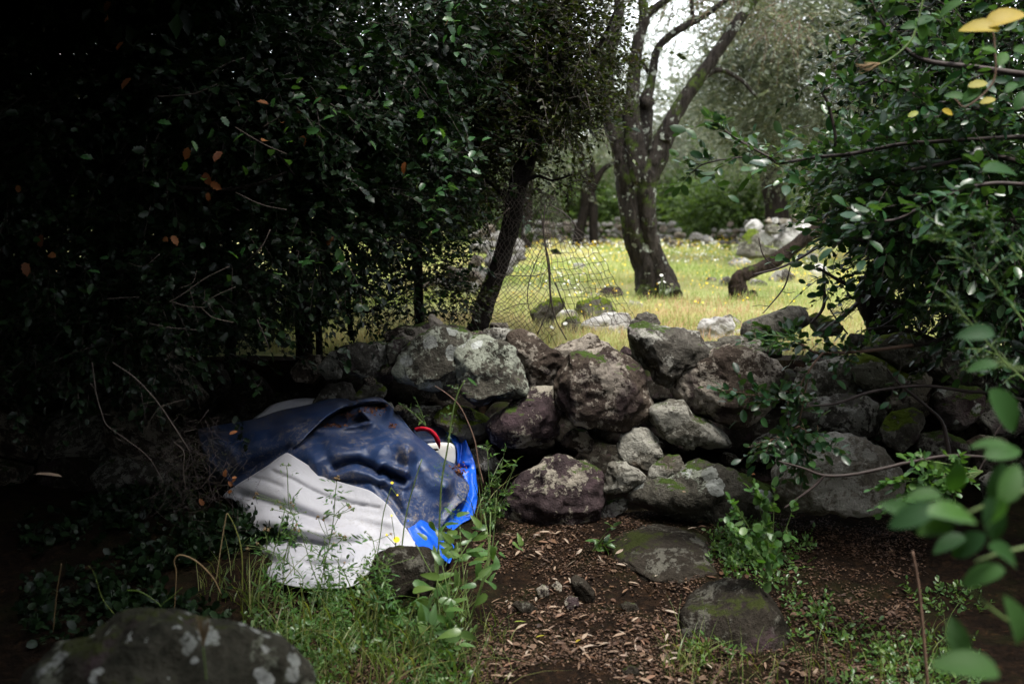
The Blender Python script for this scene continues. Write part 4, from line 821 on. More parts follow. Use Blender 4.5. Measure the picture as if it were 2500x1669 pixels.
# ------------------------------------------------------------------ tarpaulin
def rbf(ctrl):
    c = np.array(ctrl, float); X = c[:, :2]/1000; n = len(c); d = np.linalg.norm(X[:, None]-X[None], axis=2); K = np.where(d > 0, d*d*np.log(d+1e-9), 0)
    A = np.zeros((n+3, n+3)); A[:n, :n] = K + np.eye(n)*1e-3; A[:n, n] = 1; A[:n, n+1:] = X; A[n, :n] = 1; A[n+1:, :n] = X.T
    w_ = np.linalg.solve(A, np.concatenate([c[:, 2], np.zeros(3)]))
    def f(x, y):
        q_ = np.stack([x, y], 1)/1000; d = np.linalg.norm(q_[:, None]-X[None], axis=2); K = np.where(d > 0, d*d*np.log(d+1e-9), 0)
        return K@w_[:n] + w_[n] + q_@w_[n+1:]
    return f
def seg_dist(x, y, pl):
    best = np.full(len(x), 1e9)
    for (x0, y0), (x1, y1) in zip(pl[:-1], pl[1:]):
        dx, dy = x1-x0, y1-y0; t = np.clip(((x-x0)*dx+(y-y0)*dy)/(dx*dx+dy*dy), 0, 1); best = np.minimum(best, np.hypot(x-x0-t*dx, y-y0-t*dy))
    return best
def smooth_poly(poly, n=5): 
    p = np.array(list(poly)+[poly[0]], float); pp = np.vstack([p[-2], p, p[1]]); return [tuple(a) for a in _cr(pp, n)][:-1]
def _cr(q_, n):
    out = []; t = np.linspace(0, 1, n, endpoint=False)[:, None]
    for i in range(1, len(q_)-2):
        a, b, c, d = q_[i-1], q_[i], q_[i+1], q_[i+2]; out.append(.5*((2*b)+(-a+c)*t+(2*a-5*b+4*c-d)*t**2+(-a+3*b-3*c+d)*t**3))
    out.append(q_[-2:-1]); return np.vstack(out)
def sheet(name, mat, parent, poly, ctrl, strokes, step=14, wr_amp=.004, wr_scale=.006, thick=.004, seed=0, pocket=None):
    from mathutils.geometry import intersect_point_tri_2d
    pl = smooth_poly(poly, 5); pa = np.array(pl)
    gx, gy = np.meshgrid(np.arange(pa[:, 0].min(), pa[:, 0].max(), step), np.arange(pa[:, 1].min(), pa[:, 1].max(), step)); gx = gx.ravel()+np.tile([0, 0], 1)[0]; gy = gy.ravel()
    ins = np.zeros(len(gx), bool); j = len(pa)-1
    for i in range(len(pa)):
        c = ((pa[i, 1] > gy) != (pa[j, 1] > gy)) & (gx < (pa[j, 0]-pa[i, 0])*(gy-pa[i, 1])/(pa[j, 1]-pa[i, 1]+1e-12)+pa[i, 0]); ins ^= c; j = i
    ins &= seg_dist(gx, gy, [tuple(a) for a in pa]+[tuple(pa[0])]) > step*.45
    pts = [Vector(a) for a in pl] + [Vector((a, b)) for a, b in zip(gx[ins], gy[ins])]; nb = len(pl)
    vo, _, fo, *_r = delaunay_2d_cdt(pts, [(i, (i+1) % nb) for i in range(nb)], [], 1, .01)
    x = np.array([v[0] for v in vo]); y = np.array([v[1] for v in vo]); Y = rbf(ctrl)(x, y)
    for s_ in strokes:
        line_, wd_, amp = s_[:3]; pw = s_[3] if len(s_) > 3 else 2.0; d_ = seg_dist(x, y, line_)/wd_; Y += -amp*(np.clip(1-d_*.55, 0, None)**1.3 if pw == 't' else np.exp(-d_**pw))
    if pocket:
        pk = np.array(pocket[0], float); ins = np.zeros(len(x), bool); j = len(pk)-1
        for i in range(len(pk)):
            c = ((pk[i, 1] > y) != (pk[j, 1] > y)) & (x < (pk[j, 0]-pk[i, 0])*(y-pk[i, 1])/(pk[j, 1]-pk[i, 1]+1e-12)+pk[i, 0]); ins ^= c; j = i
        Y += np.where(ins, pocket[1]*np.clip(seg_dist(x, y, [tuple(a) for a in pk]+[tuple(pk[0])])/16, 0, 1), 0)
    nz = np.array([mnoise.fractal(Vector((a*wr_scale, b*wr_scale*1.4, seed)), 1.0, 2.1, 4) + .9*(.35-abs(mnoise.noise(Vector((a*wr_scale*.8+b*wr_scale*.5, b*wr_scale*1.3, seed+9))))) for a, b in zip(x, y)])
    n3 = np.array([.3-abs(mnoise.noise(Vector((a*wr_scale*2.3-b*wr_scale, b*wr_scale*2.9, seed+20)))) for a, b in zip(x, y)]); Y += wr_amp*(nz + 1.1*n3)
    x0, y0, s0 = CROP['G']; V = np.array([P(x0+a*s0, y0+b*s0, c) for a, b, c in zip(x, y, Y)]); T = np.array([f for f in fo if len(f) == 3])
    org = np.array(parent.location); n = unit(V-np.array((0, 0, CAM_H)))
    mb = MB(); mb.add(V, T)
    o = mb.build(name, M[mat], parent); so_ = o.modifiers.new('thick', 'SOLIDIFY'); so_.thickness = thick; so_.offset = 0
    return o, V
def vinyl(name, col, dirt, amt, rough=.32, streak=1.0):
    m, t, o = nmat(name); b = NB(t); v = b.coords(False)
    a = b.noise(v, 5, 5, .6); c = b.noise(v, 55, 5, .75, 1.0); d = b.noise(v, 14, 6, .7, 1.2); e = b.noise(v, 260, 2, .6)
    msk = b.math('MULTIPLY', b.ramp(a, [(.42, 0), (.62, 1)]), b.ramp(c, [(.50, .04), (.60, 1)])); msk2 = b.ramp(d, [(.57, 0), (.72, .8)])
    mk = b.math('MULTIPLY', b.math('MAXIMUM', msk, msk2), amt, True)
    cc = b.mix(mk, b.mix(a, tuple(x*.8 for x in col), tuple(min(1, x*1.2) for x in col)), dirt)
    r = b.math('ADD', b.math('MULTIPLY', mk, .35), b.math('ADD', b.math('MULTIPLY', c, .12), rough-.06))
    b.pbsdf(o, cc, r, b.math('ADD', b.math('MULTIPLY', c, .5), b.math('ADD', b.math('MULTIPLY', e, .2), d)), .35, .008, .5); return m
M['navy'] = vinyl('navy_vinyl', (.014, .033, .095), (.22, .185, .15), .85, .45)
M['white_vinyl'] = vinyl('white_vinyl', (.38, .38, .415), (.26, .235, .20), .30, .55)
M['blue'] = vinyl('bright_blue_vinyl', (.005, .085, .55), (.03, .08, .25), .3, .3)
M['red'] = plain_mat('red_webbing', (.55, .01, .03), .5, .3, .15, 60)
M['foam'] = plain_mat('white_plastic', (.72, .71, .66), .5, .4, .08, 12)
tp = empty('tarpaulin', (-.85, 4.15, .06), 'crumpled heavy tarpaulin, navy outside and white inside with bright blue edging, dumped against the wall', 'tarpaulin')
NAVY = [(740,540),(735,470),(760,420),(830,360),(880,300),(950,230),(1050,160),(1150,110),(1270,78),(1350,66),(1410,70),(1470,110),(1560,210),(1640,310),(1750,400),(1850,490),(1950,590),(2040,690),(2010,790),(1960,830),(1900,900),(1820,1010),(1760,980),(1700,950),(1640,990),(1600,1010),(1560,1000),(1480,900),(1380,810),(1290,760),(1100,720),(900,640)]
NC = [(740,450,4.28),(740,540,4.26),(870,350,4.34),(950,292,4.37),(1100,275,4.38),(1250,262,4.38),(1340,235,4.40),(900,300,4.40),(1000,200,4.48),(1150,120,4.58),(1350,62,4.62),(1250,150,4.44),(900,500,4.20),(1050,440,4.19),(1250,450,4.17),(1480,450,4.16),(1575,440,4.17),(1100,560,4.15),(1300,560,4.13),(1290,700,4.09),(900,640,4.18),(1480,850,4.02),(1600,1000,3.98),
      (1590,560,4.12),(1590,650,4.09),(1470,112,4.56),(1520,345,4.30),(1640,440,4.22),(1700,345,4.40),(1850,500,4.36),(1950,590,4.36),(2040,690,4.30),(1750,540,4.19),(1880,640,4.20),(1960,720,4.22),(1900,900,4.13),(1820,1010,4.08),(1700,700,4.11),(1800,800,4.12),(1700,900,4.06),(1400,200,4.46)]
NS = [([(940,298),(1090,288),(1250,264),(1335,240)], 26, .03, 't'), ([(1180,215),(1220,180)], 50, .07), ([(1250,152),(1330,205),(1420,285),(1520,345),(1640,440)], 55, .045, 't'), ([(1420,110),(1440,150),(1420,200)], 36, -.04), ([(1640,440),(1760,540),(1880,640)], 90, .03, 't'),
      ([(1430,578),(1490,622),(1580,652)], 30, -.075, 't'), ([(1410,545),(1500,560),(1580,590)], 26, .03, 't'), ([(1594,420),(1602,540),(1592,660)], 40, .05, 't'), ([(1640,470),(1650,600),(1630,700)], 50, -.025), ([(1590,655),(1560,800),(1590,960)], 60, .02, 't'),
      ([(1090,560),(1150,530),(1240,518),(1340,560),(1400,600)], 30, -.055), ([(1080,620),(1200,585),(1320,610),(1400,660)], 50, .030, 't'), ([(1400,690),(1330,660),(1200,665),(1080,660)], 26, -.02), ([(1594,425),(1450,395),(1250,430),(1050,470),(920,540)], 70, .026, 't'),
      ([(840,390),(930,500),(960,620)], 60, .018, 't'), ([(980,380),(1040,520)], 40, -.016), ([(1200,300),(1300,400),(1330,500)], 60, -.014), ([(1480,360),(1400,440),(1360,520)], 50, .014, 't'), ([(1420,700),(1500,800),(1580,920)], 40, -.03), ([(1500,160),(1600,280),(1700,390),(1850,520)], 22, -.014), ([(1880,700),(1920,640)], 30, .02), ([(1950,640),(1930,760),(1850,880)], 40, -.02)]
POCKET = [(872,345),(900,300),(960,240),(1030,185),(1120,138),(1240,104),(1340,92),(1425,96),(1450,130),(1400,155),(1330,142),(1258,142),(1290,185),(1330,228),(1250,252),(1150,266),(1050,274),(950,288)]
ROLL = [(100,300),(150,278),(260,255),(510,212),(700,150),(900,110),(1000,75),(1150,68),(1200,85),(1270,70),(1350,56),(1410,64),(1462,104),(1400,84),(1320,84),(1240,98),(1150,124),(1080,155),(1020,195),(960,250),(900,305),(855,355),(800,410),(740,470),(600,600),(480,680),(380,710),(300,640),(220,560),(150,460)]
RC = [(130,290,4.60),(260,255,4.62),(510,212,4.64),(760,140,4.66),(1000,75,4.70),(1200,80,4.68),(1350,56,4.62),(1460,100,4.55),(250,330,4.44),(500,300,4.42),(750,235,4.42),(950,165,4.44),(1100,120,4.48),(1300,75,4.52),(200,480,4.42),(400,420,4.36),(600,380,4.33),(800,330,4.30),(950,250,4.34),(1080,155,4.42),(1240,98,4.50),(300,640,4.38),(600,580,4.31),(740,470,4.27),(380,700,4.36)]
_, _V = sheet('navy_sheet', 'navy', tp, NAVY, NC, NS, 9, .004, .004, seed=1, pocket=(POCKET, .13))
sheet('navy_roll', 'navy', tp, ROLL, RC, [([(300,640),(500,560),(740,440)], 50, -.03), ([(900,150),(1050,115),(1200,100)], 24, -.02), ([(200,300),(330,420),(400,560)], 60, .02, 't'), ([(450,300),(700,270),(900,210)], 50, .012, 't'), ([(300,350),(600,330)], 30, -.008)], 10, .004, .004, seed=2)
WHITE = [(280,760),(370,690),(450,640),(520,596),(600,545),(660,500),(720,462),(750,460),(800,490),(880,540),(940,580),(1000,612),(1050,640),(1110,662),(1200,688),(1290,712),(1340,732),(1380,760),(1430,800),(1480,850),(1520,910),(1560,970),(1600,1010),(1640,1080),(1690,1148),(1500,1146),(1420,1155),(1370,1190),(1345,1260),(1320,1320),(1240,1390),(1160,1420),(1060,1425),(960,1425),(880,1425),(830,1415),(740,1400),(650,1370),(570,1320),(490,1265),(420,1200),(372,1120),(385,1040),(372,960),(405,880),(395,830),(350,790)]
WC = [(740,460,4.22),(1000,612,4.15),(1290,712,4.07),(1480,850,4.0),(1600,1010,3.94),(1690,1148,3.90),(520,596,4.24),(370,690,4.26),(280,760,4.32),(350,790,4.24),(405,880,4.16),(1345,1290,3.72),(1200,1410,3.56),(900,1425,3.54),(600,1360,3.58),(450,1240,3.76),(250,1350,3.58),(120,1180,3.76),(700,900,4.00),(700,680,4.10),(1100,1000,3.94),(1400,1050,3.93),(380,1000,4.10),(600,1050,3.95),(300,1120,3.92),(900,1200,3.80),(500,1280,3.80),(1050,820,4.04)]
WS = [([(390,830),(410,900),(370,980),(390,1040)], 40, -.05), ([(420,760),(560,800),(700,845),(850,900),(1010,960)], 42, -.042), ([(430,960),(560,930),(700,960),(900,1010),(1200,1040)], 56, .045),
      ([(400,1085),(520,1100),(640,1085),(760,1075),(880,1085),(1000,1110)], 38, -.055), ([(540,1160),(600,1230),(700,1300),(840,1370)], 44, -.035), ([(600,1140),(760,1180),(950,1200),(1150,1190)], 56, .05), ([(350,1150),(480,1230),(620,1380)], 46, -.06), ([(640,590),(780,650),(900,720),(1060,790),(1250,830),(1400,850)], 10, -.012),
      ([(660,570),(800,620),(950,700),(1100,760),(1300,800)], 16, .006), ([(480,630),(600,660),(700,700)], 14, -.012), ([(900,1280),(1050,1290),(1250,1250)], 50, -.02), ([(1000,1130),(1200,1110),(1400,1080)], 30, -.012), ([(1100,900),(1300,920),(1480,960)], 26, .008), ([(850,1330),(1000,1360),(1150,1350)], 30, .02)]
sheet('white_lining', 'white_vinyl', tp, WHITE, WC, WS, 13, .0018, .005, seed=3)
BL1 = [(1865,252),(1930,235),(1990,222),(2000,290),(2022,370),(2055,450),(2085,545),(2092,640),(2102,720),(2092,840),(2060,920),(1990,960),(1930,1010),(1870,1060),(1810,1100),(1700,1010),(1800,1000),(1900,900),(1990,800),(2030,700),(1995,620),(1960,540),(1955,440),(1910,360),(1880,310)]
BC1 = [(1870,252,4.58),(1990,222,4.60),(2022,370,4.50),(2090,600,4.42),(2100,750,4.32),(2060,920,4.18),(1930,1010,4.08),(1810,1100,3.95),(1800,1000,4.10),(2000,700,4.34),(1955,500,4.46),(1900,330,4.54)]
sheet('blue_edging', 'blue', tp, BL1, BC1, [([(1960,300),(1990,400),(1975,540)], 16, -.03), ([(2030,560),(1960,555)], 12, -.05), ([(2060,600),(2070,760),(2030,880)], 16, .025), ([(1990,800),(1930,920)], 20, -.02)], 12, .004, .01, seed=5)
BL2 = [(1598,950),(1612,932),(1660,930),(1710,940),(1770,975),(1830,1010),(1850,1060),(1900,1090),(1935,1130),(1925,1180),(1900,1245),(1850,1215),(1780,1180),(1690,1150),(1640,1080),(1605,1010)]
sheet('blue_edging', 'blue', tp, BL2, [(1600,950,4.0),(1700,940,4.05),(1830,1010,4.03),(1930,1130,3.88),(1900,1240,3.74),(1690,1150,3.87),(1640,1080,3.93)], [([(1700,980),(1780,1060),(1850,1160)], 24, .03), ([(1780,1000),(1850,1080)], 16, -.025)], 12, .003, .01, seed=6)
INN = [(1640,300),(1700,286),(1790,268),(1880,255),(1925,330),(1960,420),(1975,560),(1930,600),(1850,520),(1750,420)]
sheet('inner_panel', 'navy', tp, INN, [(1640,300,4.52),(1880,255,4.62),(1975,560,4.46),(1850,520,4.44),(1750,400,4.5)], [([(1700,370),(1800,365),(1900,370)], 12, .02), ([(1930,420),(1960,560)], 14, -.02)], 14, .003, .01, seed=7)
PAL = [(495,222),(560,165),(620,118),(700,90),(800,70),(880,64),(950,66),(990,56),(1025,78),(1000,115),(900,150),(700,200)]
o_, _v = sheet('white_lining', 'white_vinyl', tp, PAL, [(495,222,4.66),(620,118,4.74),(800,70,4.8),(1000,60,4.8),(700,200,4.62),(1000,110,4.72)], [([(900,60),(980,110)], 14, .02)], 14, .003, .01, seed=8)
# the back of the heap: coarse drape closing the lump down to the ground
mb = MB(); top = [(100,300,4.6),(260,255,4.62),(510,215,4.7),(760,150,4.76),(1000,85,4.82),(1200,90,4.78),(1350,70,4.72),(1470,120,4.66),(1640,320,4.52),(1850,500,4.44),(1950,600,4.38)]
x0, y0, s0 = CROP['G']; A_ = spline([P(x0+a*s0, y0+(b+14)*s0, c) for a, b, c in top], 4); n = len(A_); rows = [A_, A_+np.array((0, .05, -.10)), A_*np.array((1, 1, .45))+np.array((0, .12, 0)), A_*np.array((1, 1, 0))+np.array((0, .14, .1))]
V = np.concatenate(rows); T = []
for r_ in range(3):
    for i in range(n-1): a = r_*n+i; T += [(a, a+1, a+n+1), (a, a+n+1, a+n)]
mb.add(V, np.array(T)); o_ = mb.build('back_drape', M['navy'], tp)
# red strap
W = spline([list(P(x0+a*s0, y0+b*s0, c)) for a, b, c in [(1655,292,4.44),(1690,283,4.43),(1740,288,4.42),(1780,312,4.42),(1805,345,4.42),(1822,390,4.43),(1828,425,4.45)]], 6)
wd_ = np.linspace(.010, .012, len(W)); wd_[-8:] = np.linspace(.010, .002, 8); tgt = unit(np.gradient(W, axis=0)); nn = unit(np.cross(tgt, np.array((.15, 1, .1)))); mb = MB()
V = np.concatenate([W-nn*wd_[:, None], W+nn*wd_[:, None]+np.array((0, -.004, 0))]); n = len(W); T = []
for i in range(n-1): T += [(i, i+1, n+i+1), (i, n+i+1, n+i)]
mb.add(V, np.array(T)); o_ = mb.build('strap', M['red'], tp); md = o_.modifiers.new('thick', 'SOLIDIFY'); md.thickness = .003
# white plastic piece
bp = [(1700,405),(1760,396),(1850,388),(1905,392),(1928,410),(1934,440),(1934,500),(1925,530),(1900,542),(1850,510),(1790,450)]
out, F, cen, size = rock_from_outline(cv('G', bp), 4.47, .25, 4, 3, rough=.004, facets=0, squash=.45)
tag(link('plastic_block', mesh_np('plastic_block', out, F), M['foam'], None, cen), 'flat white plastic block with a slot, tucked inside the folded tarpaulin', 'plastic block')
sb = MB(); V, T = ICO[2]; sb.add(V*np.array((.016, .006, .005)) + P(x0+1800*s0, y0+432*s0, 4.425), T); so2 = sb.build('slot', M['bark_dark'], bpy.data.objects['plastic_block'])  # solid dark lump painted in for the shade inside the slot
# ------------------------------------------------------------------ shrub reaching in from the right
def sprays(e, branches, tpl, mat, seed, twigmat='twig_dark', split=0, sides=6, leafname='leaf', flat=.55, thickness=1.0):
    """branches: (path px, Y, twigs, leaves per twig, twig length, leaf length); side twigs with leaves all along"""
    rng = np.random.default_rng(seed); P_, F_, S_ = [], [], []; tw = MB()
    for (pts, Y, ntw, k, L, ll) in branches:
        W, r = q(pts, Y); stems('branch', twigmat, e, [(W, r*thickness)], sides, .06, 0, seed=seed)
        i = (len(W)-1)*rng.uniform(.12, 1, ntw)**.8; i0 = i.astype(int).clip(0, len(W)-2); b = W[i0] + (W[i0+1]-W[i0])*(i-i0)[:, None]
        tg = unit(W[i0+1]-W[i0]); d = unit(tg*.7 + rng.normal(0, .75, (ntw, 3)) + np.array((0, -.1, .15)))
        b = np.vstack([b, W[-1:]]); d = np.vstack([d, tg[-1:]]); Ls = L*rng.uniform(.5, 1.15, len(b))
        p, F, s = twig_leaves(b, d, Ls, k, ll, rng, flat); P_.append(p); F_.append(F); S_.append(s); add_twigs(tw, b, d, Ls, .0016, rng)
    p, F, s = np.concatenate(P_), np.concatenate(F_), np.concatenate(S_)
    if split: p, F, s = split_leaves(e, tpl, p, F, s, split, mat, leafname)
    if len(s): mb = MB(); add_leaves(mb, tpl, p, F, s, rng=rng); o = mb.build('foliage', M[mat], e); o['kind'] = 'stuff'
    t = tw.build('twigs', M[twigmat], e); t['kind'] = 'stuff'
    return e
rs = empty('lentisk_shrub', (2.1, 3.9, 0), 'glossy round-leaved evergreen shrub reaching over the wall from the right edge', 'shrub')
sprays(rs, [
    ([(2560,330,6),(2300,345,5),(2200,352,5),(2080,375,5),(1980,385,4),(1905,398,4),(1880,385,3),(1800,340,2.5),(1745,300,2)], 3.5, 34, 6, .13, .050),
    ([(1900,392,3),(1850,384,2.5),(1790,386,2),(1720,400,1.8),(1690,420,1.4)], 3.5, 12, 6, .12, .047),
    ([(2040,370,4),(2038,320,4),(2020,250,3.5),(2008,225,3),(2035,205,1.6),(2042,170,1.2)], 3.55, 7, 4, .10, .038),
    ([(2560,190,8),(2380,165,7),(2260,148,6),(2200,110,5),(2150,50,4),(2120,-10,3)], 3.3, 32, 6, .13, .050),
    ([(2560,560,8),(2400,520,6),(2250,470,5),(2130,430,5),(2070,390,4),(2010,350,3)], 3.6, 32, 6, .13, .050),
    ([(2360,300,4),(2240,235,4),(2150,195,3),(2080,215,2)], 3.4, 20, 6, .12, .047),
    ([(2500,450,5),(2420,448,5),(2340,466,4.5),(2260,500,4),(2190,535,3.5),(2120,540,2.4)], 3.0, 22, 6, .13, .055),
    ([(2560,640,7),(2400,590,6),(2250,560,5),(2140,590,5),(2080,580,4),(2040,570,3)], 3.7, 24, 6, .12, .050),
    ([(2560,740,7),(2350,690,7),(2230,740,6),(2140,720,5),(2060,690,5),(2000,655,3)], 3.8, 12, 5, .12, .047),
    ([(2560,420,7),(2420,380,6),(2300,400,5),(2200,420,4),(2110,440,3)], 3.5, 42, 6, .13, .050),
    ([(2560,260,7),(2420,270,6),(2320,250,5),(2220,270,4)], 3.4, 34, 6, .13, .044)], OVAL, 'leaf_shrub', 301, split=230)
foliage(rs, 'leaf_shrub', [reg(2400, 300, 3.7, (.42, .35, .62), 22, 560, 6, .14, .045), reg(2290, 480, 3.8, (.34, .35, .32), 16, 330, 6, .13, .050), reg(2420, 620, 3.8, (.34, .3, .30), 14, 320, 6, .13, .050),
    reg(2150, 520, 3.9, (.22, .25, .18), 10, 170, 6, .12, .04), reg(2150, 380, 3.9, (.24, .25, .20), 10, 190, 6, .12, .04)], OVAL, 302, name='foliage', twigmat='twig_dark')
foliage(rs, 'leaf_oak', [reg(2520, 250, 4.6, (.72, .5, 1.2), 40, 2000, 8, .18, .05), reg(2370, 50, 4.4, (.48, .4, .40), 20, 800, 8, .16, .045), reg(2480, 620, 4.9, (.55, .3, .42), 20, 620, 8, .16, .045)], TINY, 303, name='shaded_foliage', twigmat='twig_dark')  # inner leaves borrow the oak's darker green to imitate shade
stems('trunk', 'bark_dark', rs, [q([(2165,815,44),(2155,780,42),(2140,720,44),(2170,660,34),(2260,600,26),(2400,520,20)], 5.2)], 14, .15, .08, seed=330)
stems('trunk', 'bark_dark', rs, [q([(2360,820,40),(2350,740,36),(2330,640,26),(2310,540,20),(2330,400,16)], 5.3)], 14, .15, .08, seed=331)
stems('trunk', 'bark_dark', rs, [q([(2540,830,50),(2500,760,46),(2470,660,34),(2440,500,26)], 5.3)], 14, .15, .08, seed=332)
tw = MB(); rg = np.random.default_rng(9)
for i in range(120):
    a = P(rg.uniform(2190, 2520), rg.uniform(540, 760), rg.uniform(4.0, 5.0)); d = rg.normal(0, 1, 3)*np.array((.16, .1, .12)); tw.add(*tube(spline([a-d, a+rg.normal(0, .05, 3), a+d], 3), np.linspace(.004, .0015, 7), 4))
t_ = tw.build('bare_twigs', M['twig_dark'], rs); t_['kind'] = 'stuff'

hb = empty('hanging_branch', tuple(P(2000, 870, 3.9)), 'leafy glossy green branch hanging over the boulders right of the wedge-shaped stone', 'branch')
sprays(hb, [
    ([(2230,842,5),(2130,855,4.5),(2040,862,4),(1990,860,3),(1940,830,2.5),(1880,815,2)], 3.75, 36, 6, .11, .042),
    ([(2010,860,3),(1985,890,2.5),(1960,930,2),(1930,975,2),(1880,965,1.6),(1820,962,1.3),(1785,950,1)], 3.7, 36, 6, .10, .042),
    ([(1975,900,2.5),(1960,990,2),(1945,1060,1.8),(1950,1110,1.4),(1960,1150,1)], 3.7, 28, 6, .11, .044),
    ([(1950,1040,2),(1980,1060,1.8),(2010,1080,1.4),(2035,1095,1)], 3.68, 10, 5, .09, .042), ([(1950,1040,2),(1900,1065,1.6),(1860,1085,1.2)], 3.68, 12, 6, .09, .042)], OVAL, 'leaf_shrub', 311, split=140, twigmat='twig_brown')
st = empty('fallen_branches', tuple(P(2200, 860, 3.8)), 'bare dark branches arching in from the right in front of the boulders', 'branch')
for k, (pts, Y) in enumerate([([(1950,992,2),(2040,985,3.5),(2120,958,4),(2200,945,4),(2270,942,4),(2360,955,4.5),(2420,960,5),(2560,990,5)], 3.7),
    ([(2020,862,2.5),(2080,858,4),(2160,850,4.5),(2240,842,5),(2290,832,6),(2340,800,9),(2400,752,9),(2450,700,10),(2520,610,11)], 3.8),
    ([(2290,835,6),(2380,850,5),(2500,862,5),(2600,880,5)], 3.9), ([(2290,835,8),(2240,815,6),(2180,800,6),(2120,805,4)], 3.95),
    ([(2165,900,2),(2200,940,3.5),(2260,990,4),(2300,1030,4),(2312,1080,6),(2316,1110,6)], 3.75),
    ([(1900,1125,2),(1960,1142,3),(2012,1160,4),(2080,1158,4.5),(2160,1142,5),(2220,1128,5),(2320,1112,5),(2440,1118,4)], 3.45), ([(2012,1160,4),(1990,1185,4),(1950,1215,3.5),(1915,1240,3)], 3.45),
    ([(2450,1030,1.5),(2430,1060,2),(2415,1100,2),(2395,1140,2),(2370,1180,2)], 3.2), ([(2010,810,6),(2060,770,6),(2095,740,6)], 4.7), ([(1980,790,3),(2010,750,4),(2012,700,4),(2010,660,3)], 4.3),
    ([(2020,745,1.5),(2050,790,2),(2070,815,2)], 4.4), ([(1838,670,2),(1900,655,3),(1950,632,3),(2010,595,3.5)], 4.6), ([(1930,650,1.5),(1915,700,2),(1880,745,1.5),(1862,765,1)], 4.6), ([(1880,748,1),(1855,745,.8),(1835,748,.6)], 4.6), ([(1905,710,.9),(1925,715,.8),(1940,712,.6)], 4.6),
    ([(1900,658,1.4),(1865,625,1.6),(1852,580,1.2)], 4.6), ([(2120,815,3),(2200,770,3),(2280,720,2)], 4.1)]):
    W, r = q(pts, Y); stems('branch', 'twig_dark', st, [(W, r)], 7, .1, 0, seed=350+k)

# top right: big-leaved creeper, and the blurred leaves closest to the lens
tr = empty('creeper', tuple(P(2400, 300, 2.5)), 'creeper with large yellowing leaves hanging in the upper right corner', 'creeper')
def place_leaves(e, items, tpl, mat, seed, name='leaf'):
    """items: (px, py, Y, length m, direction angle deg in picture, tilt)"""
    rng = np.random.default_rng(seed); p, F, s = [], [], []
    for (px, py, Y, L, ang, tilt) in items:
        a = math.radians(ang); X = np.array((math.cos(a), rng.uniform(-.35, .35), math.sin(a))); Z = np.array((rng.uniform(-.3, .3), -1.0+tilt, .35+tilt*1.2)); f = frames(X[None], Z[None])[0]
        p.append(P(px, py, Y)-X*L*.5); F.append(f); s.append(L)
    split_leaves(e, tpl, np.array(p), np.array(F), np.array(s), 999, mat, name)
place_leaves(tr, [(2400,62,2.4,.085,165,.2),(2455,38,2.4,.095,30,.3)], CURL, 'leaf_yellow', 1)
place_leaves(tr, [(2388,205,2.6,.05,15,.2),(2315,273,2.8,.04,-10,.1),(2230,278,2.9,.035,30,.2),(2412,245,2.6,.04,20,.2)], OVAL, 'leaf_yellow', 2)
place_leaves(tr, [(2374,228,2.6,.055,45,.1),(2450,140,2.5,.05,60,.3),(2420,120,2.5,.04,150,.3),(2335,232,2.7,.05,160,.2),(2470,210,2.5,.045,50,.2),(2490,245,2.4,.05,70,.2),(2445,410,2.3,.085,10,.4),(2320,15,2.5,.06,200,.4),(2250,70,2.8,.06,100,.2),(2262,45,2.8,.06,40,.3),(2225,60,2.8,.05,180,.1),(2275,62,2.8,.055,-30,.2),(2060,85+100,3.0,.03,0,.1),(2500,120,2.4,.05,10,.2)], CURL, 'leaf_near', 3)
W, r = q([(2260,-30,3),(2235,75,2.4),(2215,110,2.2),(2180,140,2),(2140,160,1.6),(2110,165,1)], 2.9); stems('vine', 'stem_green', tr, [(W, r)], 6)
W, r = q([(2420,60,2),(2428,110,2.4),(2425,200,2.4),(2360,260,2),(2330,240,1.4)], 2.55); stems('vine', 'twig_brown', tr, [(W, r)], 6)
tw = MB(); rg = np.random.default_rng(10)
for i in range(26):   # pale feathery flower head
    a = P(2150, 155, 2.9); b_ = P(2112+rg.normal(0, 10), 166+rg.normal(0, 7), 2.9); tw.add(*tube(spline([a, (a+b_)/2+rg.normal(0, .006, 3), b_], 3), [.0011]*7, 4))
t_ = tw.build('flower_head', M['straw'], tr)
nl = empty('near_branch', tuple(P(2380, 1230, 1.35)), 'out of focus leafy branch hanging close to the lens at the lower right', 'branch')
place_leaves(nl, [(2320,1250,1.25,.062,0,.35),(2275,1280,1.3,.045,200,.1),(2430,1270,1.25,.06,-75,.1),(2235,1255,1.3,.065,190,.3),(2200,1240,1.35,.05,150,.2),(2335,1170,1.45,.055,-95,.0),(2260,1205,1.4,.05,170,.5),(2420,1080,1.4,.05,165,.6),(2450,1100,1.5,.06,20,.3),
    (2400,1400,1.35,.06,195,.4),(2460,1350,1.3,.06,-20,.4),(2360,1330,1.4,.06,220,.2),(2470,1180,1.3,.06,60,.4),(2320,1320,1.4,.05,190,.6),
    (2340,1560,1.35,.06,100,.1),(2490,920,1.6,.06,150,.2),(2480,970,1.6,.06,-160,.4),(2390,810,1.7,.06,175,.2),(2490,680,1.7,.07,160,.5),(2460,1000,1.6,.085,-50,.0),(2490,1130,1.4,.07,-120,.3),(2440,1180,1.4,.06,-100,.2),
    (2400,890,1.75,.05,180,.4),(2370,1620,1.2,.08,160,.5),(2490,1520,1.3,.07,100,.2)], CURL, 'leaf_near', 5)
place_leaves(nl, [(2330,1248,1.22,.07,5,.5),(2290,1284,1.24,.045,190,.2),(2438,1262,1.22,.06,-70,.2)], CURL, 'leaf_sprout', 6)
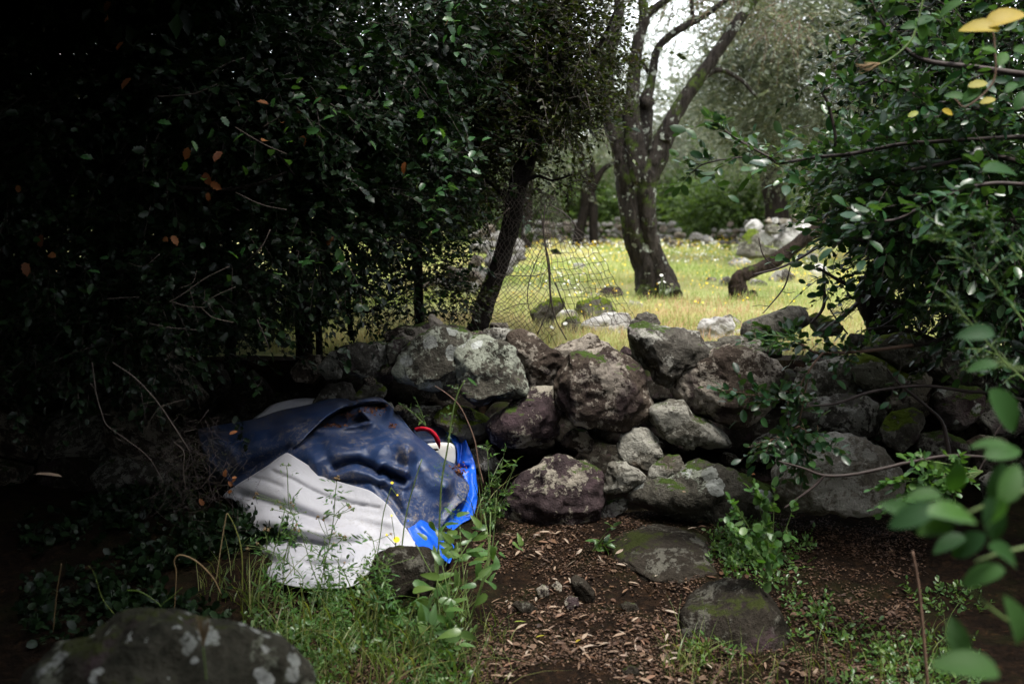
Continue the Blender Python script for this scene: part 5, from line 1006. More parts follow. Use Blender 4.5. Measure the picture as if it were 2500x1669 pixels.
for pts in [[(2530,1190,5),(2450,1215,4.5),(2390,1240,4),(2340,1262,3)], [(2530,1330,5),(2440,1350,4),(2380,1370,3)], [(2530,900,4),(2480,900,3.5),(2430,880,3)], [(2540,1560,5),(2440,1500,4),(2370,1440,3)]]:
    stems('stem', 'stem_green', nl, [q(pts, 1.35)], 8)
stems('stalk', 'twig_brown', empty('dry_stalk', tuple(P(2265, 1690, 2.3)), 'grey dry stalk standing upright in the lower right', 'stalk'), [q([(2266,1690,5),(2262,1640,4.5),(2252,1520,4),(2243,1430,3.6),(2228,1345,3)], 2.3)], 8)
fn = empty('feathery_plant', tuple(P(2480, 900, 2.3)), 'feathery narrow-leaved plant at the right edge below the shrub', 'plant')
sprays(fn, [([(2560,860,3),(2480,760,2.6),(2400,660,2.2),(2340,600,1.8),(2300,560,1.2)], 2.4, 26, 9, .10, .03), ([(2560,980,3),(2450,880,2.4),(2380,800,2),(2330,740,1.4)], 2.4, 22, 9, .10, .03), ([(2560,700,3),(2480,620,2.4),(2430,560,1.6),(2410,530,1)], 2.4, 16, 9, .09, .03)], LANCE, 'leaf_shrub', 320, twigmat='stem_green', split=60)

# ------------------------------------------------------------------ sprouts and weeds
def sprout(label, name, base, tips, Y, tpl, mat, ll, k, seed, cat='plant', ntw=6, L=.07, twigmat='stem_green', split=90, group=None, r=1.6):
    e = empty(name, tuple(P(base[0], base[1], Y)), label, cat, group)
    sprays(e, [([(base[0], base[1], r), ((base[0]*.6+t[0]*.4), (base[1]*.55+t[1]*.45), r*.8), (t[0], t[1], r*.5)], Y + (t[2] if len(t) > 2 else 0), ntw, k, L, ll) for t in tips], tpl, mat, seed, twigmat, split)
    return e
sprout('bright green round-leaved sprout growing at the foot of the wall beside the rounded mossy boulder', 'young_shrub', (1885, 1400), [(1800,1240),(1850,1215),(1890,1225),(1930,1260),(1800,1300,-.05),(1870,1290,-.1),(1835,1330,-.1)], 3.35, ROUND, 'leaf_sprout', .032, 6, 401, ntw=5)
sprout('bright round-leaved shoot right of the big round pale boulder', 'young_shrub', (2400, 1150), [(2240,1120),(2200,1170),(2170,1180),(2280,1170),(2260,1230),(2190,1215),(2180,1240)], 3.1, ROUND, 'leaf_sprout', .032, 6, 402, ntw=5)
sprout('pale green sprig rising against the dark trunk', 'sprig', (2220, 800), [(2205,690),(2190,690),(2225,700)], 3.9, OVAL, 'leaf_sprout', .036, 4, 403, ntw=2, L=.07)
sprout('small leafy sprig beside the pale green one at the wall top', 'sprig', (2285, 808), [(2270,745),(2300,760),(2250,765)], 3.9, OVAL, 'leaf_sprout', .028, 4, 404, ntw=2, L=.06)
sprout('little three-leaved sprig at the edge of the boulder with the moss collar', 'sprig', (2130, 850), [(2115,800),(2130,830),(2120,825)], 3.9, OVAL, 'leaf_sprout', .022, 4, 405, ntw=2, L=.05)
sprout('dark leafy sprig hanging over the lit grass', 'sprig', (2010, 650), [(2020,710),(2035,700)], 3.9, OVAL, 'leaf_shrub', .030, 4, 406, ntw=3, L=.07)
sprout('yellow green shoot tip above the smooth round boulder', 'sprig', (1960, 830), [(1880,818),(1900,840),(1870,830)], 3.65, LANCE, 'leaf_sprout', .04, 6, 407, ntw=4, L=.06)
sprout('small heart-leaved plant on the path at the wall foot', 'weed', (1440, 1355), [(1480,1300),(1470,1330),(1450,1345)], 3.9, BROAD, 'weed', .055, 4, 408, ntw=1, L=.06)
sprout('ferny green weed climbing in the gap between tarpaulin and wall', 'weed', (1200, 1290), [(1190,1100),(1230,1110),(1210,1170),(1245,1200),(1190,1220),(1225,1240),(1260,1130)], 4.05, BROAD, 'weed', .024, 6, 409, ntw=8, L=.05)
sprout('small creeping sprig on the stones above the tarpaulin', 'weed', (1040, 1040), [(985,990),(1000,1000),(1030,1020),(1020,985)], 4.45, BROAD, 'weed', .02, 4, 410, ntw=2, L=.04)
bw = empty('broad_leaved_weed', tuple(P(1110, 1500, 3.1)), 'lush broad-leaved weed growing beside the tarpaulin corner', 'weed')
rng = np.random.default_rng(41); items = []
for (cx, cy, n, sx, sy, L) in [(1120,1350,34,60,45,.06), (1070,1440,20,50,40,.075), (1170,1380,14,45,35,.06), (1110,1290,9,50,30,.045), (1060,1500,12,50,30,.075), (1110,1540,8,40,30,.07), (1240,1340,5,30,25,.05)]:
    for i in range(n): px, py = cx+rng.normal(0, sx*.7), cy+rng.normal(0, sy*.8); items.append((px, py, 3.2+rng.uniform(-.18, .2)-(py-1400)*.0012, L*rng.uniform(.6, 1.1), rng.uniform(-40, 220) if rng.random() < .8 else rng.uniform(0, 360), rng.uniform(-.1, .8)))
place_leaves(bw, items, BROAD, 'weed', 42)
for i in range(12):
    a = P(1110+rng.uniform(-50, 50), 1520+rng.uniform(-20, 30), 3.15); b_ = P(1130+rng.normal(0, 60), 1330+rng.normal(0, 40), 3.2); W = spline([a, (a+b_)/2+rng.normal(0, .02, 3), b_], 4); stems('stem', 'stem_green', bw, [(W, np.linspace(.0025, .0015, len(W)))], 5)

def gz(x, y): return h_front(x, y) if y < 5.3 else h_meadow(x, y)
def blades(mb, rng, xy, H, wd, lean=.5, seg=3, rnd=None):
    """curved grass blades"""
    N = len(xy); z = np.array([gz(a, b) for a, b in xy]); base = np.column_stack([xy, z-.005]); az = rng.uniform(0, 6.28, N); d = np.stack([np.cos(az), np.sin(az), np.zeros(N)], 1)
    ln = lean*rng.uniform(.2, 1.3, N)[:, None]; sd = np.stack([-np.sin(az+.6), np.cos(az+.6), np.zeros(N)], 1); t = np.linspace(0, 1, seg+1)
    V = []
    for i, a in enumerate(t):
        c = base + np.array((0, 0, 1))*(H[:, None]*(a - ln*.35*a*a)) + d*H[:, None]*ln*a*a; ww = (wd*(1-a)**.7*.5)[:, None]
        V += [c - sd*ww, c + sd*ww] if i < seg else [c]
    V = np.stack(V, 1); T = []
    for i in range(seg-1): T += [(2*i, 2*i+1, 2*i+3), (2*i, 2*i+3, 2*i+2)]
    T.append((2*seg-2, 2*seg-1, 2*seg)); n = 2*seg+1
    mb.add(V.reshape(-1, 3), (np.array(T)[None] + (np.arange(N)*n)[:, None, None]).reshape(-1, 3), np.repeat(rng.random(N) if rnd is None else rnd, len(T)))
def px_scatter(rng, n, poly_regions, level=0.0):
    """ground points under rectangles of the photo (x0, x1, y0, y1)"""
    out = []
    for (x0_, x1_, y0_, y1_, w_) in poly_regions:
        m = int(n*w_); px = rng.uniform(x0_, x1_, m); py = rng.uniform(y0_, y1_, m); Y = ground_Y(py, level+.03); out.append(np.stack([(px-1250)/FPX*Y*1.0, Y], 1))
    return np.concatenate(out)
rng = np.random.default_rng(51)
# grass in front of the tarpaulin
gr = MB(); xy = px_scatter(rng, 2600, [(560,1150,1450,1700,.45),(860,1130,1420,1500,.1),(1700,1950,1560,1700,.04),(2000,2400,1520,1700,.08),(1150,1250,1500,1680,.03),(450,700,1400,1460,.05),(1640,1730,1560,1640,.03)])
blades(gr, rng, xy, rng.uniform(.03, .11, len(xy))*rng.choice([.7, 1, 1.8], len(xy)), rng.uniform(.002, .005, len(xy)), .9, 4)
tag(gr.build('grass', M['grass']), 'short green grass growing in front of the tarpaulin', 'grass', kind='stuff')
for i, (bx, by, n, H, lab) in enumerate([(880,1500,26,.36,'tall grass tuft leaning over the white sheet near the brown stone'),(1010,1480,24,.32,'tall grass tuft right of the brown stone'),(740,1520,24,.26,'arching grass tuft before the middle of the white sheet'),(600,1470,16,.28,'thin grass tuft at the left hem of the white sheet'),(1180,1310,14,.30,'arching grass at the foot of the wall beside the blue edging'),(940,1640,24,.22,'thick grass tuft at the bottom of the picture, left of the path'),(1000,1590,18,.24,'grass tuft beneath the broad-leaved weed'),(1720,1600,12,.12,'small grass tuft left of the rounded mossy boulder'),(660,1560,22,.24,'tangled grass tuft below the left hem of the white sheet'),(820,1600,20,.26,'tall loose grass tuft at the bottom, right of the lichened boulder'),(1120,1620,12,.20,'sparse grass tuft at the left edge of the path')]):
    Y = float(ground_Y(by, .03)); x = (bx-1250)/FPX*Y; g = MB(); xy = np.stack([x+rng.normal(0, .035, n), Y+rng.normal(0, .03, n)], 1)
    blades(g, rng, xy, H*rng.uniform(.5, 1.15, n), rng.uniform(.004, .010, n), 1.0, 6); tag(g.build('grass_tuft', M['grass'], origin=(x, Y, gz(x, Y))), lab, 'grass', 'grass tufts')
# low ferny ground plants
def ground_plants(label, n, regions, mat, ll, seed, tpl=OVAL, h=.06, k=5, split=0):
    rng = np.random.default_rng(seed); xy = px_scatter(rng, int(n*1.5), regions); xy = xy[np.array([n2(a, b_, 2.6, seed) + rng.normal(0, .12) > -.02 for a, b_ in xy])]; z = np.array([gz(a, b) for a, b in xy]); b = np.column_stack([xy, z]); d = rng.normal(0, .55, (len(b), 3)); d[:, 2] = abs(d[:, 2])+.7
    L = h*rng.uniform(.5, 1.4, len(b)); p, F, s = twig_leaves(b, d, L, k, ll, rng, .8); mb = MB(); add_leaves(mb, tpl, p, F, s, rng=rng); tag(mb.build('undergrowth', M[mat]), label, 'undergrowth', kind='stuff')
ground_plants('low ferny weeds and leaves among the grass before the tarpaulin', 650, [(540,1120,1440,1700,.75),(500,1000,1400,1470,.25)], 'weed', .022, 61, h=.10)
ground_plants('yellowish creeping leaves in the grass at the bottom left of the path', 500, [(620,1100,1500,1700,1)], 'leaf_sprout', .014, 62, h=.05)
ground_plants('small weeds covering the ground around the mossy boulder at the lower right', 900, [(1950,2450,1420,1700,.5),(1750,2010,1340,1440,.2),(1700,1950,1560,1700,.1),(1780,1900,1300,1400,.2)], 'weed', .020, 63, h=.06)
ground_plants('dark ground ivy in the deep shade at the far left', 1350, [(0,520,1120,1560,.68),(420,700,1290,1420,.32)], 'leaf_oak', .035, 64, ROUND, .08)
# thin flowering stems before the white sheet
fl_me = MB(); rr = np.random.default_rng(77)
for k in range(14):
    a = k/14*6.283; V, T = OVAL; F = frames(np.array([[math.cos(a), math.sin(a), .25]]), np.array([[-.2*math.cos(a), -.2*math.sin(a), 1.]]))[0]; fl_me.add((V@F.T), T)
flower_data = mesh_np('petals', np.concatenate(fl_me.V), np.concatenate(fl_me.T)); flower_data.materials.append(M['petal_yellow'])
def umbel(label, base, pts, heads, Y, seed, name='umbel_plant', hm='straw', hr=.006, lfs=22):
    e = empty(name, tuple(P(base[0], base[1], Y)), label, 'weed', 'thin flowering weeds before the white sheet'); rng = np.random.default_rng(seed)
    stems('stem', 'stem_green', e, [q([(base[0], base[1], 1.7)] + [(a, b, 1.2) for a, b in pts], Y)], 5)
    for (hx, hy) in heads:
        j = pts[min(range(len(pts)), key=lambda i: (pts[i][0]-hx)**2+(pts[i][1]-hy)**2 + (0 if pts[i][1] > hy else 9e3))]; stems('stalk', 'stem_green', e, [q([(j[0], j[1], .9), ((j[0]+hx)/2+rng.uniform(-4, 4), (j[1]+hy)/2, .8), (hx, hy, .8)], Y)], 4)
        m = MB()
        for k in range(10): V, T = ICO[1]; m.add(V*hr*.42+P(hx, hy, Y)+rng.normal(0, hr*.45, 3), T)
        o = m.build('flower_head', M['stem_green' if rng.random() < .6 else 'straw'], e)
    W, r = q([(base[0], base[1], 1)] + [(a, b, 1) for a, b in pts], Y); i = rng.integers(2, len(W), lfs); p, F, s = twig_leaves(W[i], rng.normal(0, 1, (lfs, 3)), np.full(lfs, .05), 4, .03, rng); p, F, s = split_leaves(e, LANCE, p, F, s, 6, 'leaf_sprout'); mb = MB(); add_leaves(mb, LANCE, p, F, s, rng=rng); mb.build('foliage', M['leaf_sprout'], e)['kind'] = 'stuff'; return e
umbel('tallest thin umbel stem, rising in front of the peak of the white sheet', (790,1460), [(760,1380),(735,1300),(715,1255),(705,1232),(702,1160),(700,1140)], [(690,1133),(706,1133),(620,1212),(628,1205),(630,1214),(665,1243),(686,1240)], 3.5, 501)
umbel('thin umbel stem with a bristly green head near the middle of the white sheet', (775,1470), [(790,1390),(805,1320),(815,1260),(818,1210),(822,1180)], [(828,1260),(848,1230),(855,1238),(862,1242),(800,1255),(776,1262),(790,1268),(820,1168),(825,1165)], 3.45, 502, hr=.007)
umbel('branching weed at the lower left of the white sheet', (700,1480), [(740,1420),(700,1370),(650,1340),(600,1330)], [(605,1338),(628,1326),(640,1340),(650,1312),(720,1290),(724,1280),(717,1285),(645,1292),(655,1292)], 3.4, 503)
umbel('weed with pairs of small heads at the lower middle of the white sheet', (820,1470), [(800,1420),(790,1360),(830,1320),(838,1310)], [(832,1305),(842,1310),(843,1318),(828,1304),(815,1328),(690,1300),(730,1296)], 3.45, 504)
def composite(label, base, pts, heads, Y, mat, seed, R=.012):
    e = empty('hawkweed', tuple(P(base[0], base[1], Y)), label, 'flower'); stems('stem', 'stem_green', e, [q([(base[0], base[1], 1.8)] + [(a, b, 1.3) for a, b in pts], Y)], 5)
    for (hx, hy, s) in heads:
        j = pts[-1]; stems('stalk', 'stem_green', e, [q([(j[0], j[1], 1), (hx, hy+2, .9)], Y)], 4); me = flower_data
        o = bpy.data.objects.new('flower', me); C.objects.link(o); o.parent = e; o.location = P(hx, hy, Y)-np.array(e.location); o.scale = (R*s,)*3; o.rotation_euler = (.7, .2, 0)
    return e
composite('thin stem with one open yellow flower at the right edge of the white sheet', (900,1500), [(925,1430),(950,1370),(966,1330)], [(968,1317,1.1),(944,1305,.4),(956,1258,.35)], 3.45, 'petal_yellow', 1)
composite('tall thin stem with a closed orange bud before the navy fold', (905,1440), [(925,1330),(935,1260),(945,1220),(955,1190)], [(957,1178,.5),(970,1208,.35)], 3.5, 'petal_orange', 2)
tf = empty('feathery_stalk', tuple(P(1060, 1500, 3.3)), 'tall feathery green stalk standing in front of the tarpaulin and bending at its tip', 'weed')
stems('stem', 'stem_green', tf, [q([(1062,1510,3),(1068,1400,2.8),(1073,1280,2.5),(1078,1180,2.3),(1093,1090,2.2),(1105,1010,2),(1118,960,1.8),(1135,928,1.6)], 3.3)], 6)
place_leaves(tf, [(1155,932,3.3,.05,-40,.3)], LANCE, 'leaf_sprout', 9, 'seed_head')
rng = np.random.default_rng(15); p = []; d = []
for (px, py, n) in [(1075,1150,14),(1100,1010,8),(1090,1060,5),(1120,955,5),(1100,1250,14),(1085,1330,10),(1115,1280,10)]:
    for _ in range(n): p.append(P(px+rng.normal(0, 4), py+rng.normal(0, 8), 3.3)); d.append(rng.normal(0, 1, 3))
pp, F, s = twig_leaves(np.array(p), np.array(d), np.full(len(p), .035), 6, .012, rng); m = MB(); add_leaves(m, TINYN, pp, F, s, rng=rng); o = m.build('feathery_leaves', M['weed'], tf); o['kind'] = 'stuff'
stems('stem', 'stem_green', empty('grass_stalk', tuple(P(960, 1400, 3.4)), 'thin green grass stalk leaning across the navy fold', 'weed'), [q([(975,1420,2),(985,1300,1.8),(1000,1220,1.6),(1030,1120,1.2)], 3.45)], 5)

for i, (bx, by, Y_) in enumerate([(850,1560,3.15),(905,1550,3.2),(700,1540,3.2),(960,1540,3.15),(1010,1560,3.1),(640,1520,3.25),(780,1580,3.05)]):
    r_ = np.random.default_rng(600+i); tx = bx+r_.normal(0, 50); ty = by-r_.uniform(170, 300); m_ = ((bx+tx)/2+r_.normal(0, 14), (by+ty)/2)
    umbel(['wispy weed before the right half of the white sheet', 'wispy weed just left of the brown stone', 'wispy weed at the lower left of the sheet', 'wispy weed in front of the brown stone', 'wispy weed left of the broad-leaved weed', 'wispy weed near the ivy', 'wispy weed nearest the lichened boulder'][i], (bx, by), [m_, (tx, ty)], [(tx+r_.normal(0, 30), ty-r_.uniform(5, 30)) for _ in range(4)], Y_, 610+i, hr=.004, lfs=26)
# sticks and stems
def stick(label, pts, Y, mat, cat='stick', name='stick', side=()):
    e = stems(name, mat, None, [q(pts, Y)], 7, .08, 0, seed=int(pts[0][0])); tag(e, label, cat); return e
stick('thin curved brown stick leaning on the wall behind the tarpaulin', [(1062,942,1),(1090,960,1.4),(1120,988,1.6),(1143,1032,1.8),(1160,1080,2),(1168,1130,2.1),(1180,1180,2.2)], 4.05, 'twig_brown')
ar = empty('arching_branch', tuple(P(300, 1000, 3.4)), 'bare grey branch arching down in the dark to the left of the tarpaulin', 'branch')
for pts in [[(278,892,2.6),(330,925,2.8),(380,980,3),(420,1030,3),(448,1075,2.6),(465,1100,2)], [(228,888,1.6),(236,950,2.2),(250,1010,2.4),(268,1046,2.2),(310,1080,2.4),(370,1120,2.2),(400,1180,2)], [(395,985,1.6),(430,980,1.4),(455,978,1)], [(400,990,1.8),(380,1015,1.6),(350,1050,1.4)], [(425,1075,1.6),(448,1110,2),(447,1150,1.8),(453,1200,1.2)], [(448,1050,1.2),(475,1052,1)], [(440,1060,1.2),(420,1080,1)]]:
    stems('branch', 'twig_pale', ar, [q([(a_+rg.normal(0, 2), b_+rg.normal(0, 4), c_*.8*(1-.6*i_/len(pts))) for i_, (a_, b_, c_) in enumerate(pts)], 3.45)] + [q([(a_, b_, .9), (a_+dx_*.6, b_+dy_*.4, .7), (a_+dx_, b_+dy_, .4)], 3.45) for (a_, b_, c_), dx_, dy_ in zip(pts[1:-1], rg.choice([-1, 1], 9)*rg.uniform(14, 38, 9), rg.uniform(-26, 12, 9))], 6, .08, 0)
th = empty('thorny_bush', tuple(P(480, 1200, 3.7)), 'low tangled dry thorny bush at the left corner of the tarpaulin', 'bush'); tw = MB(); rg = np.random.default_rng(19)
for i in range(300):
    c = P(rg.normal(470, 60), rg.normal(1150, 70), 3.75 + rg.uniform(-.12, .25)); d = unit(rg.normal(0, 1, 3))*rg.uniform(.02, .07); tw.add(*tube(spline([c-d, c+rg.normal(0, .008, 3), c+d], 2), [.001, .0009, .0008, .0007, .0005], 3))
o = tw.build('twigs', M['twig_dark'], th); o['kind'] = 'stuff'; tw = MB(); b = np.array([P(rg.normal(470, 60), rg.normal(1150, 75), 3.75+rg.uniform(-.12, .2)) for _ in range(500)]); p, F, s = twig_leaves(b, rg.normal(0, 1, (500, 3)), np.full(500, .03), 5, .009, rg); add_leaves(tw, TINYN, p, F, s, rng=rg); o = tw.build('foliage', M['leaf_fine'], th); o['kind'] = 'stuff'
place_leaves(th, [(549,1155,3.65,.03,80,.1),(562,1180,3.65,.025,120,.2),(570,1172,3.65,.02,40,.2),(492,1225,3.6,.03,110,.1),(560,1200,3.65,.022,200,.1),(572,1165,3.65,.018,10,.3)], SPINY, 'leaf_dry', 20, 'dead_leaf')
tag(split_leaves and link('fallen_leaf', leaf_mesh(OVAL, 'litter_pale'), None, None, P(80, 1157, 3.3)), 'pale dry leaf lying alone in the dark at the far left', 'leaf').scale = (.1, .06, .06)
for i, (pts, Y) in enumerate([([(425,1500,2),(430,1400,3),(425,1370,3.5),(440,1354,4),(480,1370,3.5),(520,1410,3),(540,1450,2)], 3.0), ([(527,1420,2),(540,1330,3),(552,1260,3),(557,1254,2)], 3.2), ([(557,1254,2),(575,1290,3),(590,1350,3.5),(592,1450,3)], 3.2), ([(310,1440,3),(340,1443,3.5),(370,1460,3),(395,1480,2)], 2.8), ([(395,1475,2),(420,1455,2.5),(445,1433,1.5)], 2.8), ([(280,1500,2),(250,1460,2),(230,1400,1.5),(215,1380,1)], 2.8), ([(130,1540,2),(138,1450,2.4),(150,1375,1.5)], 2.8)]):
    o = stems('bent_grass', 'grass' if i not in (0, 1, 6) else 'straw', None, [q([(a_, b_, c_*.55) for a_, b_, c_ in pts], Y)], 4); tag(o, ['arched half-dry grass blade above the large dark boulder', 'dry grass blade bent at the left hem of the white sheet', 'green grass blade folded over beside the bent dry one', 'dark green blade curving over the top of the large dark boulder', 'short green blade crossing the curving one', 'thin dark blade left of the large dark boulder', 'dry upright blade at the far lower left'][i], 'grass')
wh = empty('hare_tail_grass', tuple(P(498, 1640, 1.9)), 'pale fluffy split seed head standing in front of the large dark boulder', 'grass'); stems('stem', 'stem_green', wh, [q([(505,1700,2.4),(502,1640,2.4),(496,1580,2.2)], 1.85)], 5)
m = MB(); rg = np.random.default_rng(23)
for i in range(90): a = P(496, 1578-rg.uniform(0, 20), 1.85); b_ = P(496+rg.choice([-9, 9])+rg.normal(0, 4), 1578-rg.uniform(40, 78), 1.85+rg.normal(0, .006)); m.add(*tube(np.array([a, b_]), [.0007, .0003], 3, cap=False))
m.build('seed_head', M['straw'], wh)['kind'] = 'stuff'
def rest_leaf(label, px, py, Y, L, ang, mat, dz=0.0, tpl=LANCE): 
    o = link('fallen_leaf', leaf_mesh(tpl, mat), None, None, P(px, py, Y)); o.scale = (L, L, L); o.rotation_euler = (.3, -.1, ang); return tag(o, label, 'leaf')
rest_leaf('long brown curled leaf on the large dark boulder', 533, 1556, 1.98, .055, -.3, 'leaf_dry'); rest_leaf('brown two-toned leaf below the long curled one on the boulder', 540, 1586, 1.94, .055, -.1, 'leaf_dry'); rest_leaf('short broad brown leaf on the large dark boulder', 512, 1583, 1.94, .025, .6, 'leaf_dry', tpl=ROUND); rest_leaf('small brown leaf near the crest of the large dark boulder', 415, 1513, 2.02, .03, .2, 'leaf_dry')
rest_leaf('orange dry leaf on the mossy ledge of the broad flat boulder', 1830, 1157, 4.0, .028, .4, 'leaf_dry', tpl=ROUND); rest_leaf('round yellowish leaf on the broad flat boulder', 1666, 1200, 3.98, .016, .2, 'litter_pale', tpl=ROUND)

# ------------------------------------------------------------------ leaf litter
rng = np.random.default_rng(61); mb = MB()
def litter(mb, n, regions, lmin, lmax, tpl, rng, lift=.004):
    xy = px_scatter(rng, int(n*1.35), regions); xy = xy[(xy[:, 1] < 4.9)]; xy = xy[np.array([n2(a, b_, 3.4, 21) + .5*n2(a, b_, 9, 5) + rng.normal(0, .22) > -.14 for a, b_ in xy])]; z = np.array([h_front(a, b) for a, b in xy])+lift+rng.uniform(0, .006, len(xy)); az = rng.uniform(0, 6.28, len(xy)); X = np.stack([np.cos(az), np.sin(az), rng.normal(0, .18, len(xy))], 1); Z = np.stack([rng.normal(0, .35, len(xy)), rng.normal(0, .35, len(xy)), np.ones(len(xy))], 1)
    p, F, s = np.column_stack([xy, z]), frames(X, Z), rng.uniform(lmin, lmax, len(xy)); return p, F, s
PATH = [(1150,2300,1300,1690,.75),(600,1200,1450,1690,.25)]
p, F, s = litter(mb, 19000, PATH+[(1150,2300,1280,1400,.35)], .005, .015, TINY, rng); add_leaves(mb, TINY, p, F, s, rng=rng)
p, F, s = litter(mb, 1300, PATH, .015, .045, LANCE, rng); add_leaves(mb, LANCE, p, F, s, rng=rng)
p, F, s = litter(mb, 600, PATH, .012, .03, ROUND, rng); add_leaves(mb, ROUND, p, F, s, rng=rng)
tag(mb.build('leaf_litter', M['litter']), 'brown leaf litter and crumbled debris covering the path', 'leaf litter', kind='stuff')
p, F, s = litter(None, 230, [(1180,1700,1330,1680,.8),(1650,2050,1500,1690,.1),(900,1200,1560,1690,.1)], .030, .055, LANCE, rng, .010); me = leaf_mesh(LANCE, 'litter_pale')
for i in range(len(s)):
    o = bpy.data.objects.new('fallen_leaf', me); C.objects.link(o); m = np.eye(4); m[:3, :3] = F[i]*s[i]; m[:3, 3] = p[i]; o.matrix_world = Matrix(m.tolist()); tag(o, 'narrow dry leaf lying on the dark leaf litter of the path', 'leaf', 'fallen narrow leaves on the path')
for i, (px, py, lab) in enumerate([(1255,1517,'yellow fallen leaf on the path below the grey pebble'),(1308,1555,'brighter yellow fallen leaf on the path, lower than the other two'),(1405,1568,'yellow and brown fallen leaf right of the bright yellow one')]):
    Y = float(ground_Y(py, .02)); o = link('fallen_leaf', leaf_mesh(LANCE, 'leaf_yellow'), None, None, tuple(P(px, py, Y-.02))); o.scale = (.045,)*3; o.rotation_euler = (0, 0, .3+i*.4); tag(o, lab, 'leaf')
# debris caught on the tarpaulin
mb = MB(); rg = np.random.default_rng(62); x0, y0, s0 = CROP['G']; 
from mathutils.bvhtree import BVHTree
nv = next(o for o in tp.children if o.name.startswith('navy_sheet')); vv = [Vector(v.co)+tp.location for v in nv.data.vertices]; bvh = BVHTree.FromPolygons(vv, [tuple(p_.vertices) for p_ in nv.data.polygons])
for (cx, cy, n, sx, sy) in [(1340,155,110,45,16),(1190,195,60,28,9),(1060,265,90,50,7),(1490,265,34,14,7),(1420,130,20,18,6),(890,120,26,40,6),(960,120,12,20,6),(1100,90,14,60,6)]:
    for _ in range(n):
        g = P(x0+(cx+rg.normal(0, sx))*s0, y0+(cy+rg.normal(0, sy))*s0, 4.3); d = Vector(g)-Vector((0, 0, CAM_H)); h = bvh.ray_cast(Vector((0, 0, CAM_H)), d.normalized())
        if h[0] is not None: p_ = np.array(h[0])+np.array((0, -.002, .002)); F = frames(rg.normal(0, 1, (1, 3)), np.array(h[1])[None]*(1 if h[1][1] < 0 else -1)+rg.normal(0, .4, (1, 3))); add_leaves(mb, TINY, p_[None], F, [rg.uniform(.008, .02)], rng=rg)
for _ in range(80): p_ = P(x0+rg.normal(1975, 28)*s0, y0+rg.normal(585, 26)*s0, 4.33); add_leaves(mb, TINY, p_[None], frames(rg.normal(0, 1, (1, 3)), rg.normal(0, 1, (1, 3))+np.array((0, -.5, 1))), [rg.uniform(.008, .02)], rng=rg)
tag(mb.build('dry_debris', M['leaf_dry']), 'crumbs of dry orange leaves caught in the folds of the tarpaulin', 'debris', kind='stuff')

# ------------------------------------------------------------------ meadow grass and flowers
rng = np.random.default_rng(71); mb = MB(); far_ = 26.0
def mscatter(n, y0_, y1_, pw=1.0):
    Y = y0_ + (y1_-y0_)*rng.random(n)**pw; X = (rng.uniform(650, 2400, n)-1250)/FPX*Y; return np.stack([X, Y], 1)
xy = mscatter(54000, 5.4, 11, 1.25); big = np.array([n2(a, b, .9, 4) for a, b in xy])
patch = lambda xy: np.clip([.42+.75*n2(a, b_, .7, 8)+.35*n2(a, b_, 2.5, 6)+.30*max(0, 1-abs(b_-6.3)/1.6) for a, b_ in xy] + rng.uniform(-.28, .28, len(xy)), 0, .98)
blades(mb, rng, xy, np.maximum(.03, .07+.09*big)*rng.uniform(.5, 1.8, len(xy)), rng.uniform(.003, .006, len(xy)), .8, 3, patch(xy))
xy = mscatter(60000, 10.5, far_, 1.1); blades(mb, rng, xy, rng.uniform(.04, .14, len(xy)), rng.uniform(.007, .014, len(xy)), .8, 2, patch(xy))

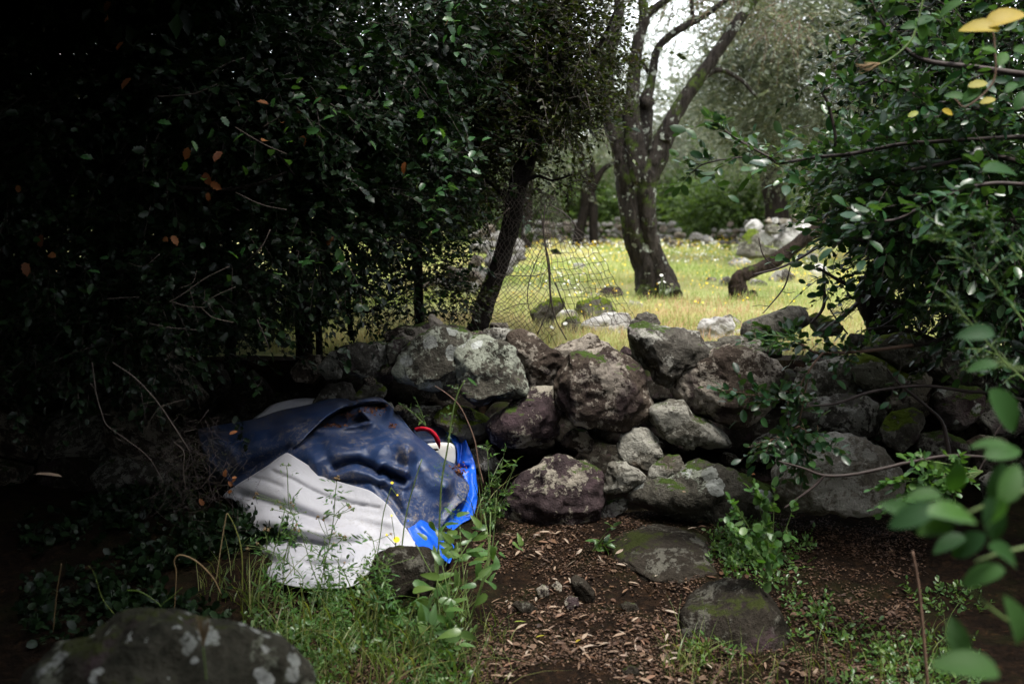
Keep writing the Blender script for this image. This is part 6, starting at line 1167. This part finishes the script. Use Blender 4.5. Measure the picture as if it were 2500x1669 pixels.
tag(mb.build('meadow_grass', M['grass_meadow']), 'pale green and straw coloured meadow grass', 'grass', kind='stuff')
mb = MB(); N_ = 5000; Y = 5.4+3.4*rng.random(N_)**1.3; xy = np.stack([(np.where(rng.random(N_) < .6, rng.normal(1720, 130, N_), rng.uniform(1250, 2150, N_))-1250)/FPX*Y, Y], 1)
blades(mb, rng, xy, rng.uniform(.04, .13, N_), rng.uniform(.003, .005, N_), 1.1, 3); tag(mb.build('dry_grass', M['dry_grass']), 'reddish straw coloured dry grass along the near edge of the meadow', 'grass', kind='stuff')
def flowers(name, mat, n, regs, r, label, hh=.14):
    m = MB()
    for (y0_, y1_, fx0, fx1, w_) in regs:
        k = int(n*w_); Y = rng.uniform(y0_, y1_, k); cl = rng.integers(0, 40, k); cxs = rng.uniform(fx0, fx1, 40); px = np.where(rng.random(k) < .5, cxs[cl]+rng.normal(0, 25, k), rng.uniform(fx0, fx1, k)); X = (px-1250)/FPX*Y
        z = np.array([gz(a, b) for a, b in zip(X, Y)])+hh*rng.uniform(.5, 1.2, k); c = np.stack([X, Y, z], 1); s = r*rng.uniform(.7, 1.3, k)*np.maximum(1, Y/14)
        th = np.linspace(0, 2*np.pi, 6, endpoint=False); nrm = np.stack([rng.normal(0, .4, k), rng.normal(-.5, .4, k), np.ones(k)], 1); Fm = frames(rng.normal(0, 1, (k, 3)), nrm)
        ring = np.stack([np.cos(th), np.sin(th), np.full(6, .15)], 1); V = np.einsum('nij,kj->nki', Fm, np.vstack([ring, [[0, 0, 0]]]))*s[:, None, None]+c[:, None]; T = np.array([(i, (i+1) % 6, 6) for i in range(6)])
        m.add(V.reshape(-1, 3), (T[None]+(np.arange(k)*7)[:, None, None]).reshape(-1, 3))
    tag(m.build(name, M[mat]), label, 'flowers', kind='stuff')
flowers('yellow_flowers', 'petal_yellow', 2000, [(6.5, 10, 1250, 2100, .09), (9, 15, 1250, 2100, .36), (14, 22, 1300, 2000, .55)], .0065, 'small yellow flowers dotting the meadow')
flowers('white_daisies', 'petal_white', 900, [(8, 12, 1300, 1500, .1), (12, 21, 1330, 2000, .9)], .009, 'white daisies dotting the back of the meadow')
for i, (px, py, Y) in enumerate([(1615,672,8.6),(1622,688,8.6),(1632,700,8.6),(1640,694,8.6),(1628,712,8.6),(1610,690,8.6),(1380,790,6.2),(1347,799,6.2)]):
    e = empty('daisy', tuple(P(px, py+30, Y)), ['daisy highest before the foot of the olive tree', 'daisy second from the top before the foot of the olive tree', 'daisy in the middle before the foot of the olive tree', 'rightmost daisy before the foot of the olive tree', 'lowest daisy before the foot of the olive tree', 'leftmost daisy before the foot of the olive tree', 'lone daisy at the edge of the mossy boulders', 'daisy low on the moss behind the netting'][i], 'flower')
    stems('stem', 'stem_green', e, [q([(px+2, py+34, .9), (px, py, .8)], Y)], 4); o = bpy.data.objects.new('petals', flower_data.copy()); o.data.materials[0] = M['petal_white']; C.objects.link(o); o.parent = e; o.location = P(px, py, Y)-np.array(e.location); o.scale = (.016,)*3; o.rotation_euler = (.6, 0, i)
